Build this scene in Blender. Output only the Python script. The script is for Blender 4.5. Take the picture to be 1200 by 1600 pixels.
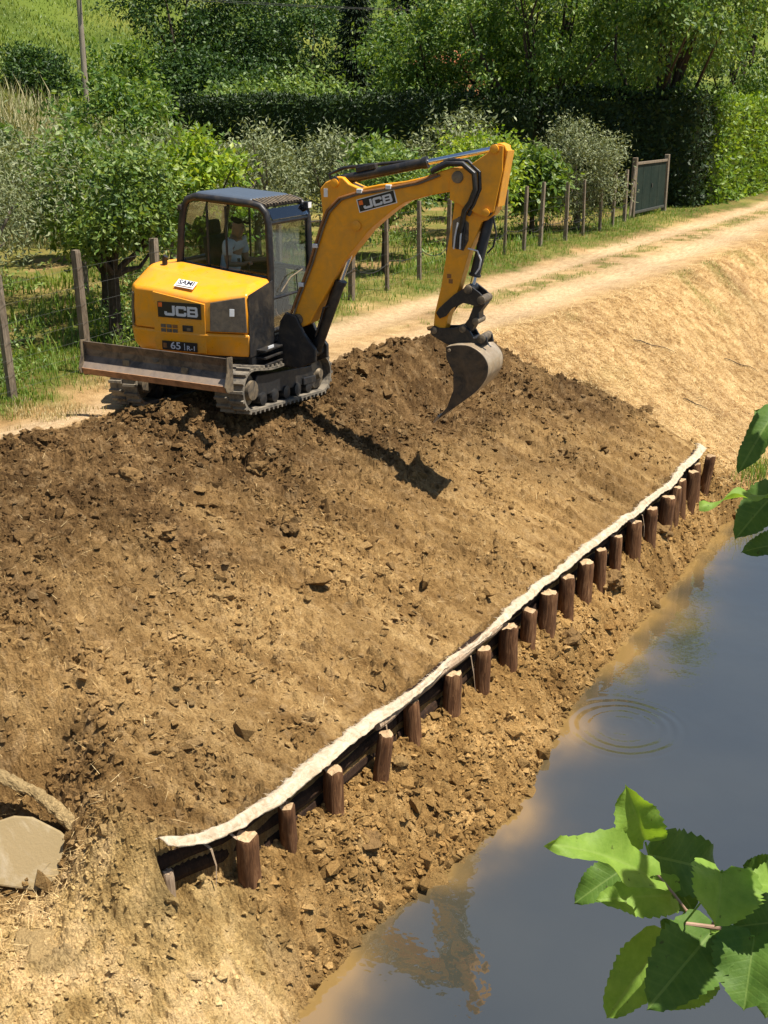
import bpy, bmesh, math, random
import numpy as np
from mathutils import Vector, Matrix, Euler
R = math.radians
random.seed(7)
rng = np.random.default_rng(11)
scene = bpy.context.scene
for o in list(bpy.data.objects):
    bpy.data.objects.remove(o)
COL = scene.collection

# ------------------------------------------------------------------ camera, sky, sun, exposure
# world: X runs along the dirt road (away), Y across it (towards the orchard), road level z = 0
PH, F, HY, CAMZ = R(29.3), 1860.0, 172.0, 3.6
PITCH = math.atan((800 - HY) / F)
cam = bpy.data.cameras.new('camera')
cam_o = bpy.data.objects.new('camera', cam)
COL.objects.link(cam_o)
cam_o.location = (0, 0, CAMZ)
cam_o.rotation_euler = (R(90) - PITCH, 0, PH - R(90))
cam.sensor_fit = 'VERTICAL'
cam.sensor_height = 36.0
cam.lens = 36.0 * F / 1600.0
cam.clip_start = 0.05
cam.clip_end = 1500
scene.camera = cam_o

SUN_AZ, SUN_EL = R(-79), R(69)
w = bpy.data.worlds.new('World')
scene.world = w
w.use_nodes = True
nt = w.node_tree
bg = nt.nodes['Background']
sky = nt.nodes.new('ShaderNodeTexSky')
sky.sky_type = 'NISHITA'
sky.sun_disc = False
sky.sun_elevation = SUN_EL
sky.sun_rotation = math.atan2(math.cos(SUN_AZ), math.sin(SUN_AZ))
sky.air_density = 1.0
sky.dust_density = 0.6
sky.ozone_density = 2.0
nt.links.new(sky.outputs[0], bg.inputs[0])
bg.inputs[1].default_value = 0.066
sd = bpy.data.lights.new('sun', 'SUN')
sd.energy = 5.0
sd.angle = R(0.5)
sd.color = (1.0, 0.935, 0.83)
sun = bpy.data.objects.new('sun', sd)
COL.objects.link(sun)
sun.rotation_euler = (Vector((math.cos(SUN_AZ) * math.cos(SUN_EL), math.sin(SUN_AZ) * math.cos(SUN_EL), math.sin(SUN_EL)))
                      .to_track_quat('Z', 'Y').to_euler())
sun.location = (0, 0, 40)
scene.view_settings.view_transform = 'Standard'
scene.view_settings.look = 'None'
scene.view_settings.gamma = 1.0
scene.view_settings.exposure = 0.82
scene.render.engine = 'CYCLES'
scene.cycles.max_bounces = 8
scene.cycles.transparent_max_bounces = 16
scene.cycles.transmission_bounces = 6
scene.cycles.caustics_reflective = False
scene.cycles.caustics_refractive = False

# ------------------------------------------------------------------ helpers
def tag(o, label=None, cat=None, group=None, kind=None):
    if label: o['label'] = label
    if cat: o['category'] = cat
    if group: o['group'] = group
    if kind: o['kind'] = kind
    return o

def empty(name, loc=(0, 0, 0), rz=0.0):
    o = bpy.data.objects.new(name, None)
    COL.objects.link(o)
    o.location = loc
    o.rotation_euler = (0, 0, rz)
    o.empty_display_size = 0.2
    return o

def link(name, me, mat=None, parent=None, smooth=False):
    o = bpy.data.objects.new(name, me)
    COL.objects.link(o)
    if mat is not None and not me.materials:
        me.materials.append(mat)
    if parent is not None:
        o.parent = parent
    if smooth:
        me.shade_smooth()
    return o

def np_mesh(name, verts, faces, smooth=False):
    """faces: (n,k) int array, all faces of the same size"""
    me = bpy.data.meshes.new(name)
    v = np.asarray(verts, dtype=np.float32)
    f = np.asarray(faces, dtype=np.int32)
    k = f.shape[1]
    me.vertices.add(len(v))
    me.vertices.foreach_set('co', v.ravel())
    me.loops.add(f.size)
    me.loops.foreach_set('vertex_index', f.ravel())
    me.polygons.add(len(f))
    me.polygons.foreach_set('loop_start', np.arange(len(f), dtype=np.int32) * k)
    me.polygons.foreach_set('loop_total', np.full(len(f), k, dtype=np.int32))
    me.update(calc_edges=True)
    if smooth: me.shade_smooth()
    else: me.shade_flat()
    return me

class MB:
    """collects boxes, bars, lathes and prisms and links them as ONE mesh"""
    def __init__(self):
        self.v = []; self.f = []
    def add(self, vs, fs):
        n = len(self.v)
        self.v += [tuple(p) for p in vs]
        self.f += [tuple(i + n for i in q) for q in fs]
        return self
    def box(self, c, s, M=None):
        hx, hy, hz = s[0] / 2, s[1] / 2, s[2] / 2
        vs = [Vector((x * hx, y * hy, z * hz)) for z in (-1, 1) for y in (-1, 1) for x in (-1, 1)]
        if M is not None: vs = [M @ p for p in vs]
        vs = [p + Vector(c) for p in vs]
        return self.add(vs, [(0, 2, 3, 1), (4, 5, 7, 6), (0, 1, 5, 4), (2, 6, 7, 3), (0, 4, 6, 2), (1, 3, 7, 5)])
    def prism(self, poly, axis, a, b):
        """poly in the plane across axis: axis 'y' -> (x,z); 'z' -> (x,y); 'x' -> (y,z)"""
        def P(p, t):
            return (p[0], t, p[1]) if axis == 'y' else ((p[0], p[1], t) if axis == 'z' else (t, p[0], p[1]))
        n = len(poly)
        vs = [P(p, a) for p in poly] + [P(p, b) for p in poly]
        fs = [tuple(range(n)), tuple(range(2 * n - 1, n - 1, -1))]
        fs += [(i, n + i, n + (i + 1) % n, (i + 1) % n) for i in range(n)]
        return self.add(vs, fs)
    def tube(self, pts, r, n=8, caps=True, flat=1.0):
        pts = [Vector(p) for p in pts]
        m = len(pts)
        rr = r if isinstance(r, (list, tuple)) else [r] * m
        base = len(self.v)
        prev = None
        rings = []
        for i, p in enumerate(pts):
            t = (pts[min(i + 1, m - 1)] - pts[max(i - 1, 0)]).normalized()
            if prev is None:
                a = Vector((0, 0, 1)) if abs(t.z) < 0.9 else Vector((1, 0, 0))
                u = t.cross(a).normalized()
            else:
                u = (prev - t * prev.dot(t)).normalized()
            prev = u
            v = t.cross(u)
            rings.append([p + (u * math.cos(2 * math.pi * k / n) + v * math.sin(2 * math.pi * k / n) * flat) * rr[i] for k in range(n)])
        vs = [q for rg in rings for q in rg]
        fs = [(i * n + k, i * n + (k + 1) % n, (i + 1) * n + (k + 1) % n, (i + 1) * n + k) for i in range(m - 1) for k in range(n)]
        if caps:
            fs += [tuple(range(n - 1, -1, -1)), tuple((m - 1) * n + k for k in range(n))]
        return self.add(vs, fs)
    def lathe_y(self, c, prof, n=24):
        """prof: list of (radius, y) ; axis along y through c"""
        vs = []; fs = []
        for (rad, y) in prof:
            for k in range(n):
                a = 2 * math.pi * k / n
                vs.append((c[0] + rad * math.cos(a), c[1] + y, c[2] + rad * math.sin(a)))
        for i in range(len(prof) - 1):
            for k in range(n):
                fs.append((i * n + k, i * n + (k + 1) % n, (i + 1) * n + (k + 1) % n, (i + 1) * n + k))
        fs.append(tuple(range(n))); fs.append(tuple((len(prof) - 1) * n + k for k in range(n - 1, -1, -1)))
        return self.add(vs, fs)
    def xform(self, M):
        self.v = [tuple(M @ Vector(p)) for p in self.v]
        return self
    def build(self, name, mat, parent=None, bevel=0.0, smooth=False, seg=2, angle=35):
        me = bpy.data.meshes.new(name)
        me.from_pydata(self.v, [], self.f)
        bm = bmesh.new(); bm.from_mesh(me)
        bmesh.ops.recalc_face_normals(bm, faces=bm.faces)
        bm.to_mesh(me); bm.free()
        o = link(name, me, mat, parent)
        if bevel:
            m = o.modifiers.new('bevel', 'BEVEL'); m.width = bevel; m.segments = seg
            m.limit_method = 'ANGLE'; m.angle_limit = R(angle); m.harden_normals = False
        if smooth:
            me.shade_smooth()
            me.set_sharp_from_angle(angle=R(angle))
        return o

# ---- numpy noise
def _h(ix, iy, s):
    n = (ix.astype(np.int64) * 374761393 + iy.astype(np.int64) * 668265263 + s * 974634777) & 0xffffffff
    n = ((n ^ (n >> 13)) * 1274126177) & 0xffffffff
    n = n ^ (n >> 16)
    return (n & 0xffff) / 65535.0

def vnoise(x, y, s=0):
    ix = np.floor(x); iy = np.floor(y)
    fx = x - ix; fy = y - iy
    fx = fx * fx * fx * (fx * (fx * 6 - 15) + 10); fy = fy * fy * fy * (fy * (fy * 6 - 15) + 10)
    a = _h(ix, iy, s); b = _h(ix + 1, iy, s); c = _h(ix, iy + 1, s); d = _h(ix + 1, iy + 1, s)
    return (a + (b - a) * fx) * (1 - fy) + (c + (d - c) * fx) * fy

def fbm(x, y, oct=4, s=0, gain=0.5):
    t = 0; a = 1; n = 0
    for i in range(oct):
        t = t + a * (vnoise(x, y, s + i * 17) - 0.5); n += a; a *= gain
        x, y = x * 1.93 + y * 0.35 + 3.1, y * 1.93 - x * 0.35 + 7.7
    return t / n * 2

def clods(x, y, s=0):
    """angular broken lumps from a jittered grid: height 0..1, cell size 1"""
    wx = fbm(x * 1.7, y * 1.7, 2, s + 400) * 0.28; wy = fbm(x * 1.7 + 9.3, y * 1.7, 2, s + 401) * 0.28
    x = x + wx; y = y + wy
    ix = np.floor(x); iy = np.floor(y)
    best = np.zeros_like(x)
    for dx in (-1, 0, 1):
        for dy in (-1, 0, 1):
            cx = ix + dx; cy = iy + dy
            px = cx + 0.15 + 0.7 * _h(cx, cy, s); py = cy + 0.15 + 0.7 * _h(cx, cy, s + 5)
            r = 0.20 + 0.55 * _h(cx, cy, s + 9) ** 1.8
            an = _h(cx, cy, s + 13) * 6.28
            ca = np.cos(an); sa = np.sin(an)
            ux = ((x - px) * ca + (y - py) * sa) / r; uy = (-(x - px) * sa + (y - py) * ca) / r * (1.1 + 0.7 * _h(cx, cy, s + 21))
            d = np.maximum(np.maximum(np.abs(ux), np.abs(uy)), 0.74 * (np.abs(ux) + np.abs(uy)))
            h = np.clip((1 - d) * 2.4, 0, 1) * r * (0.35 + 0.65 * _h(cx, cy, s + 31)) * (0.75 + 0.35 * np.clip(ux, -1, 1))
            best = np.maximum(best, h)
    return best

def sm(a, b, x):
    t = np.clip((x - a) / (b - a), 0, 1)
    return t * t * (3 - 2 * t)

# ---- node material helpers
def mat_new(name):
    m = bpy.data.materials.new(name)
    m.use_nodes = True
    n = m.node_tree
    return m, n, n.nodes['Principled BSDF']

def nd(n, typ, **kw):
    x = n.nodes.new(typ)
    for k, v in kw.items():
        if k.startswith('i_'):
            key = k[2:]
            x.inputs[int(key) if key.isdigit() else key.replace('_', ' ')].default_value = v
        else:
            setattr(x, k, v)
    return x

def noise(n, scale, detail=4, rough=0.55, vec=None, dist=0.0):
    x = nd(n, 'ShaderNodeTexNoise', i_Scale=scale, i_Detail=detail, i_Roughness=rough, i_Distortion=dist)
    if vec is not None: n.links.new(vec, x.inputs['Vector'])
    return x.outputs['Fac']

def ramp(n, fac, stops):
    x = nd(n, 'ShaderNodeValToRGB')
    e = x.color_ramp.elements
    while len(e) > 1: e.remove(e[-1])
    e[0].position = stops[0][0]; e[0].color = (*stops[0][1], 1) if len(stops[0][1]) == 3 else stops[0][1]
    for p, c in stops[1:]:
        q = e.new(p); q.color = (*c, 1)
    n.links.new(fac, x.inputs[0])
    return x.outputs[0]

def mixc(n, fac, a, b, mode='MIX'):
    x = nd(n, 'ShaderNodeMix', data_type='RGBA', blend_type=mode)
    for s, val in ((0, fac), (6, a), (7, b)):
        if isinstance(val, (int, float)): x.inputs[s].default_value = val
        elif isinstance(val, tuple): x.inputs[s].default_value = (*val, 1) if len(val) == 3 else val
        else: n.links.new(val, x.inputs[s])
    return x.outputs[2]

def math_(n, op, a, b=0.0, clamp=False):
    x = nd(n, 'ShaderNodeMath', operation=op, use_clamp=clamp)
    for s, val in ((0, a), (1, b)):
        if isinstance(val, (int, float)): x.inputs[s].default_value = val
        else: n.links.new(val, x.inputs[s])
    return x.outputs[0]

def bump(n, bsdf, h, strength=0.5, dist=0.02):
    b = nd(n, 'ShaderNodeBump', i_Strength=strength, i_Distance=dist)
    n.links.new(h, b.inputs['Height'])
    n.links.new(b.outputs[0], bsdf.inputs['Normal'])

def objco(n):
    return nd(n, 'ShaderNodeTexCoord').outputs['Object']

def plain(name, col, rough=0.5, metal=0.0, spec=0.5, var=0.12, scale=6.0, dirt=None, dirt_amt=0.0, bump_s=0.0, bump_scale=60):
    """simple material with grain, wear and optional dust patches"""
    m, n, b = mat_new(name)
    co = objco(n)
    f = noise(n, scale, 5, 0.6, co)
    dark = tuple(c * (1 - var) for c in col); lite = tuple(min(1, c * (1 + var)) for c in col)
    c = ramp(n, f, [(0.3, dark), (0.7, lite)])
    if dirt is not None:
        g = noise(n, scale * 0.6, 8, 0.7, co, 0.6)
        msk = ramp(n, g, [(0.5 - dirt_amt * 0.25, (0, 0, 0)), (0.72 - dirt_amt * 0.25, (dirt_amt,) * 3)])
        c = mixc(n, msk, c, dirt)
    n.links.new(c, b.inputs['Base Color'])
    r = ramp(n, noise(n, scale * 3, 4, 0.6, co), [(0.3, (max(0, rough - 0.08),) * 3), (0.7, (min(1, rough + 0.1),) * 3)])
    n.links.new(r, b.inputs['Roughness'])
    b.inputs['Metallic'].default_value = metal
    b.inputs['Specular IOR Level'].default_value = spec
    if bump_s:
        bump(n, b, noise(n, bump_scale, 4, 0.6, co), bump_s, 0.004)
    return m
# ------------------------------------------------------------------ the ground
ZW = -2.72                                    # water level
def crest(X): return np.interp(X, [-30, 5, 9, 11, 13, 14.5, 17, 19, 25, 40, 80, 300], [10.4, 10.3, 10.0, 9.6, 9.1, 8.95, 8.45, 8.1, 7.7, 7.5, 7.5, 7.5])
def wall_y(X): return np.interp(X, [-30, 4.6, 5.0, 5.4, 5.74, 6.3, 7.5, 10, 13, 16.6, 18.4, 19, 30], [6.8, 6.7, 6.4, 5.85, 5.18, 4.90, 4.83, 4.75, 4.68, 4.56, 4.60, 4.9, 5.6])
def wall_w(X): return np.interp(X, [-30, 4.9, 5.4, 5.66, 5.76, 18.35, 18.55, 20, 24], [1.0, 1.0, 0.85, 0.5, 0.012, 0.012, 0.4, 1.2, 1.6])
def shore(X): return np.interp(X, [-30, 4, 5.2, 6.2, 6.9, 8.0, 9.2, 10.2, 11.4, 13.4, 15.3, 18.2, 19.6, 21, 22.5, 26, 60], [3.4, 3.7, 3.95, 4.10, 4.12, 3.88, 3.73, 3.88, 4.04, 4.08, 4.10, 4.12, 3.95, 3.5, 2.9, 0.5, -14])

def hill(X, Y):
    u = np.clip(Y - (14 + 0.40 * np.clip(X, 0, 75)), 0, None)
    base = 0.40 * u * u / (u + 3)
    base = base / (1 + 0.003 * u)
    und = fbm(X / 22, Y / 22, 3, 91) * 1.2 * sm(30, 50, Y)
    back = 0.06 * np.clip(X - 55, 0, None) * sm(12, 30, Y)
    return base + und + back

PIPE = (5.86, 6.58, -0.78, -0.6258)            # head of the washed-out drain channel: x, y and outward direction
MOUNDS = [  # x, y, height, sx, sy, angle
    (16.1, 8.40, 0.24, 1.3, 0.45, -12), (14.9, 8.45, 0.10, 0.7, 0.35, 0), (13.3, 8.05, 0.10, 0.5, 0.25, -10), (17.5, 7.7, 0.16, 0.9, 0.5, -20),
    (14.75, 7.75, -0.28, 0.55, 0.5, 20), (15.6, 7.5, -0.16, 0.9, 0.4, 0), (11.6, 8.75, 0.10, 0.9, 0.4, 0), (10.2, 8.9, 0.10, 1.2, 0.6, 0),
    (12.3, 7.6, 0.08, 0.9, 0.7, 0), (9.0, 7.6, 0.10, 1.2, 0.6, 0), (7.6, 6.6, -0.08, 1.0, 0.8, 0), (9.6, 5.9, 0.05, 1.0, 0.6, 0),
    (18.35, 6.9, -0.18, 0.35, 1.1, 12), (18.0, 7.5, -0.12, 0.4, 0.5, 0), (5.0, 4.7, 0.06, 0.7, 0.3, 0), (4.5, 5.2, 0.1, 0.4, 0.4, 0), (5.74, 6.76, -0.45, 0.13, 0.17, -38)]

def base_height(X, Y):
    yc = crest(X); yw = wall_y(X); ww = wall_w(X); ys = shore(X)
    zt = np.interp(X, [-30, 5.2, 6, 16, 18.4, 20, 24], [-1.30, -1.35, -1.60, -1.60, -1.52, -1.7, -1.8])
    zb = np.interp(X, [-30, 5.0, 5.7, 6.3, 7.2, 8.2, 10, 18.4, 20, 24], [-2.14, -2.12, -2.0, -1.97, -2.03, -2.06, -2.07, -2.05, -2.4, -2.5])
    s = np.clip((yc - np.maximum(Y, yw)) / (yc - yw), 0, 1)
    slope = zt * (0.80 * s + 0.20 * s ** 2)
    slope = slope + 0.0
    toe_y = yw - ww
    t2 = np.clip((toe_y - Y) / np.maximum(toe_y - ys, 0.15), 0, 1)
    toe = zb + (ZW - zb) * (0.35 * t2 + 0.65 * t2 ** 2)
    toe = toe - 0.55 * np.clip(ys - Y, 0, 2.2)
    t = np.clip((yw - Y) / ww, 0, 1)
    z = np.where(Y >= yw, slope, zt + (zb - zt) * t)
    z = np.where(Y < toe_y, toe, z)
    for (mx, my, h, sx, sy, a) in MOUNDS:
        c, sn = math.cos(R(a)), math.sin(R(a))
        u = ((X - mx) * c + (Y - my) * sn) / sx; v = (-(X - mx) * sn + (Y - my) * c) / sy
        z = z + h * np.exp(-(u * u + v * v))
    # channel scooped out in front of the drain pipe
    sx = (X - PIPE[0]) * PIPE[2] + (Y - PIPE[1]) * PIPE[3]; tx = -(X - PIPE[0]) * PIPE[3] + (Y - PIPE[1]) * PIPE[2]
    msk = sm(1.10, 0.42, np.abs(tx + 0.30)) * sm(-0.80, 0.15, sx) * sm(2.2, 1.2, sx)
    z = z + (np.minimum(z, -1.80 - 0.58 * np.clip(sx, 0, 0.6)) - z) * msk
    # road: shallow ruts, a raised grassy middle, a verge to the fence
    rd = sm(0.2, 0.9, Y - yc) * (1 - sm(12.0, 12.8, Y))
    wob = fbm(X / 6, Y * 0 + 3, 2, 5) * 0.25
    z = z - rd * 0.05 * (np.exp(-((Y - 8.9 - wob) / 0.35) ** 2) * sm(17, 22, X) + np.exp(-((Y - 10.75 - wob * 0.8) / 0.4) ** 2))
    z = z + 0.08 * sm(11.3, 12.2, Y) * (1 - sm(14, 20, Y))
    return z + hill(X, Y)

def zones(X, Y):
    """weights of loose dark soil, straw slope, green grass, pale mud, road"""
    yc = crest(X); yw = wall_y(X)
    n1 = fbm(X * 0.9, Y * 0.9, 4, 3); n2 = fbm(X * 2.3, Y * 2.3, 3, 8)
    xe = np.interp(Y, [4.5, 5.5, 6.5, 7.5, 8.3], [18.7, 18.8, 18.7, 18.2, 17.6])
    soil = sm(0.25, -0.2, Y - (yc + 0.30 + 0.25 * n1)) * sm(0.12, -0.12, X - xe - 0.3 * n1) * (Y > yw - 0.02)
    toe = sm(0.05, -0.05, Y - yw) * sm(0.5, -0.5, X - 19.5)
    mud = sm(0.25, -0.25, X - 6.15 + 0.6 * n1 - 0.5 * (Y - 4.4)) * sm(0.2, -0.3, Y - yw + 0.1) + sm(0.35, -0.3, X - 5.3 - 0.3 * n1 + 0.55 * (Y - 6.1)) * (Y > yw - 0.3) * sm(7.0, 6.4, Y)
    mud = np.clip(mud, 0, 1)
    straw = sm(-0.2, 0.15, X - xe - 0.3 * n1) * sm(0.3, -0.3, Y - yc - 0.2) * sm(-0.1, 0.25, Y - shore(X))
    lane = (np.exp(-((Y - 8.95 - 0.25 * n1) / 0.75) ** 2) * sm(13, 16, X) + np.exp(-((Y - 10.75 - 0.2 * n1) / 0.55) ** 2) * sm(10.5, 13.5, X)
            + sm(0.6, 0.1, np.abs(Y - 10.45)) * sm(12.5, 10.5, X))
    lane = np.clip(lane, 0, 1)
    green = sm(11.0, 11.7, Y + 0.45 * n1 + 0.3 * n2) * (1 - 0.0) + 0.85 * sm(0.0, 0.5, n2 + 0.3) * np.exp(-((Y - 9.9 - 0.2 * n1) / 0.38) ** 2) * sm(16, 22, X)
    green = green + 0.55 * straw * sm(0.15, 0.6, fbm(X * .8, Y * .8, 3, 44)) * sm(5.8, 7.4, Y)
    green = np.clip(green, 0, 1)
    return soil, toe, mud, straw, lane, green

def height(X, Y):
    z = base_height(X, Y)
    soil, toe, mud, straw, lane, green = zones(X, Y)
    yc = crest(X); yw = wall_y(X)
    up = sm(0.75, 0.15, (yc - Y) / (yc - yw) + 0.25 * fbm(X * 0.7, Y * 0.5, 3, 61))      # cloddy upper half of the slope
    z = z + soil * (0.045 * fbm(X * 1.1, Y * 1.1, 4, 20) + 0.03 * fbm(X * 4, Y * 4, 3, 22))
    rough = soil * (0.25 + 0.75 * up)
    c1 = clods(X / 0.34, Y / 0.34, 1) * 0.34; c2 = clods(X / 0.15, Y / 0.15, 2) * 0.15; c3 = clods(X / 0.075, Y / 0.075, 3) * 0.075
    patch = sm(-0.15, 0.35, fbm(X * 1.6, Y * 1.6, 3, 33))
    z = z + rough * (0.6 * c1 * (0.15 + 0.85 * patch) + 1.3 * c2 * (0.25 + 0.75 * patch) + 1.7 * c3 * (0.4 + 0.6 * patch) + 0.075 * np.abs(fbm(X * 5, Y * 5, 4, 34, 0.65)) + 0.022 * fbm(X * 16, Y * 16, 3, 36, 0.7))
    # rills that run down the smooth lower half
    z = z + soil * (1 - up) * (0.045 * fbm(X * 4.2 + Y * .8, Y * 0.8, 3, 71) + 0.03 * fbm(X * 10 + Y * 1.5, Y * 1.6, 3, 72, 0.6) + 0.9 * c2 * sm(0.0, 0.4, fbm(X * 2.1, Y * .9, 3, 37)) + 1.3 * c3 * sm(-.25, .25, fbm(X * 3.0, Y * 1.1, 3, 38)) + 0.016 * fbm(X * 14, Y * 11, 3, 73, 0.7))
    z = z + toe * (1 - 0.8 * mud) * (0.09 * fbm(X * 1.7, Y * 1.7, 3, 25) + 0.6 * c1 * sm(-.1, .4, fbm(X * 1.2, Y * 1.2, 2, 29)) + 1.2 * c2 * sm(-.35, .25, fbm(X * 2, Y * 2, 2, 30)) + 1.3 * c3 + 0.02 * fbm(X * 16, Y * 16, 3, 36, 0.7)) * sm(-0.25, 0.1, Y - shore(X))
    z = z + mud * (0.08 * fbm(X * 1.8, Y * 1.8, 4, 26) + 0.07 * np.abs(fbm(X * 4, Y * 4, 4, 27)) + 0.02 * fbm(X * 15, Y * 15, 3, 28) + 0.9 * c2 * sm(-.05, .4, fbm(X * 2.1, Y * 2.1, 2, 39)) + 0.9 * c3)
    z = z + straw * (0.022 * fbm(X * 0.6 + Y * .5, Y * 0.6 - X * .5, 3, 40) + 0.022 * fbm(X * 6, Y * 6, 3, 41) + 0.25 * c2 * sm(0.1, 0.5, fbm(X * 1.4, Y * 1.4, 3, 43)))
    rest = 1 - np.clip(soil + toe + mud + straw, 0, 1)
    z = z + rest * (0.02 * fbm(X * 0.5 + Y * .4, Y * 0.5 - X * .4, 4, 50) + 0.012 * fbm(X * 6, Y * 6, 3, 51) * (1 - 0.5 * lane))
    return z

def gz(x, y):
    return float(height(np.array([float(x)]), np.array([float(y)]))[0])

def axis_lin(a, b, step): return np.linspace(a, b, max(2, int(round((b - a) / step)) + 1))
def axis_geo(a, b, k):
    n = max(2, int(round(math.log(b / a) / k)) + 1)
    return np.geomspace(a, b, n)

def lerp3(stops, t):
    p = [q[0] for q in stops]
    return np.stack([np.interp(t, p, [q[1][k] for q in stops]) for k in range(3)], 1)
def mix3(w, a, b_): return a + (b_ - a) * np.clip(w, 0, 1)[:, None]

def ground_colour(X, Y, Z):
    soil, toe, mud, straw, lane, green = zones(X, Y)
    yc = crest(X); yw = wall_y(X)
    up = sm(0.85, 0.3, (yc - Y) / (yc - yw) + 0.25 * fbm(X * 0.7, Y * 0.5, 3, 61) + 0.25 * fbm(X * 2.2, Y * 1.4, 3, 63))
    mid = 0.5 + 0.55 * fbm(X * 5, Y * 5, 4, 101); fine = 0.5 + 0.6 * fbm(X * 19, Y * 19, 3, 102, 0.7); big = 0.5 + 0.6 * fbm(X * 0.6, Y * 0.6, 4, 103)
    streak = 0.5 + 0.6 * fbm(X * 6 + Y * 0.8, Y * 0.8, 4, 104)
    c = lerp3([(0.2, (0.31, 0.20, 0.085)), (0.5, (0.44, 0.295, 0.135)), (0.8, (0.55, 0.39, 0.20))], mid)
    c = mix3(lane, c, lerp3([(0.2, (0.47, 0.34, 0.20)), (0.8, (0.68, 0.53, 0.34))], fine))
    stc = lerp3([(0.2, (0.25, 0.15, 0.06)), (0.45, (0.45, 0.30, 0.135)), (0.75, (0.66, 0.49, 0.26))], 0.55 * fine + 0.45 * mid + 0.25 * fbm(X * 7, Y * 7, 3, 105))
    c = mix3(straw, c, stc)
    c = mix3(straw * 0.40 * sm(0.05, 0.5, fbm(X * 0.8 + Y * 1.1, Y * 0.8 - X * 1.1, 4, 106)), c, np.array([[0.24, 0.14, 0.065]]))
    c = mix3(toe, c, lerp3([(0.2, (0.18, 0.105, 0.036)), (0.5, (0.33, 0.21, 0.08)), (0.8, (0.50, 0.345, 0.155))], 0.6 * mid + 0.4 * fine))
    clod = lerp3([(0.15, (0.062, 0.036, 0.015)), (0.5, (0.135, 0.083, 0.035)), (0.85, (0.29, 0.19, 0.088))], 0.6 * mid + 0.4 * fine)
    tanf = lerp3([(0.2, (0.185, 0.112, 0.042)), (0.5, (0.30, 0.195, 0.08)), (0.8, (0.45, 0.315, 0.145))], 0.6 * streak + 0.4 * fine)
    so = mix3(up, tanf, clod)
    so = mix3(0.25 * sm(0.66, 0.8, 0.5 + 0.6 * fbm(X * 14, Y * 14, 2, 107)), so, np.array([[0.46, 0.34, 0.19]]))
    c = mix3(soil, c, so)
    c = mix3(mud, c, lerp3([(0.2, (0.29, 0.20, 0.08)), (0.45, (0.47, 0.345, 0.155)), (0.75, (0.66, 0.50, 0.27))], 0.5 + 0.6 * fbm(X * 3.4, Y * 3.4, 5, 108, 0.65)))
    c = mix3(mud * 0.55 * sm(0.2, 0.5, fbm(X * 1.6 + 3, Y * 1.6, 4, 109)), c, np.array([[0.17, 0.13, 0.06]]))
    far = sm(24, 34, Y)
    g1 = lerp3([(0.2, (0.055, 0.085, 0.014)), (0.5, (0.12, 0.155, 0.028)), (0.8, (0.31, 0.26, 0.095))], 0.5 * mid + 0.5 * big + 0.2 * (fine - 0.5))
    g2 = lerp3([(0.25, (0.065, 0.105, 0.016)), (0.5, (0.11, 0.165, 0.025)), (0.75, (0.18, 0.205, 0.045))], 0.5 + 0.7 * fbm(X / 4.5, Y / 4.5, 4, 110))
    c = mix3(green * (0.6 + 0.4 * sm(0.3, 0.6, mid)), c, g1)
    c = mix3(far, c, g2)
    # bare earth between the orchard rows
    c = mix3(0.75 * sm(13.5, 14.5, Y) * (1 - sm(24, 27, Y)) * sm(0.05, 0.4, fbm(X * 0.5, Y * 0.9, 4, 111)), c, np.array([[0.36, 0.24, 0.12]]))
    wet = 0.8 * sm(ZW + 0.05, ZW - 0.02, Z - 0.06 * (mid - 0.5))
    c = mix3(wet, c, np.array([[0.16, 0.105, 0.04]]))
    c = c * np.array([[1.0, 0.93, 0.84]])
    return np.clip(c * (0.80 + 0.40 * big)[:, None], 0.008, 0.9)

m, n, b = mat_new('ground_soil')
co = objco(n)
at_ = nd(n, 'ShaderNodeAttribute', attribute_name='soil_colour')
f1 = noise(n, 55, 3, 0.7, co)
c = mixc(n, 1.0, at_.outputs['Color'], ramp(n, f1, [(0.25, (0.58, 0.57, 0.56)), (0.75, (1.25, 1.25, 1.25))]), 'MULTIPLY')
n.links.new(c, b.inputs['Base Color'])
b.inputs['Roughness'].default_value = 0.95
b.inputs['Specular IOR Level'].default_value = 0.12
bump(n, b, noise(n, 40, 4, 0.75, co), 1.0, 0.04)
M_GROUND = m

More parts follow.
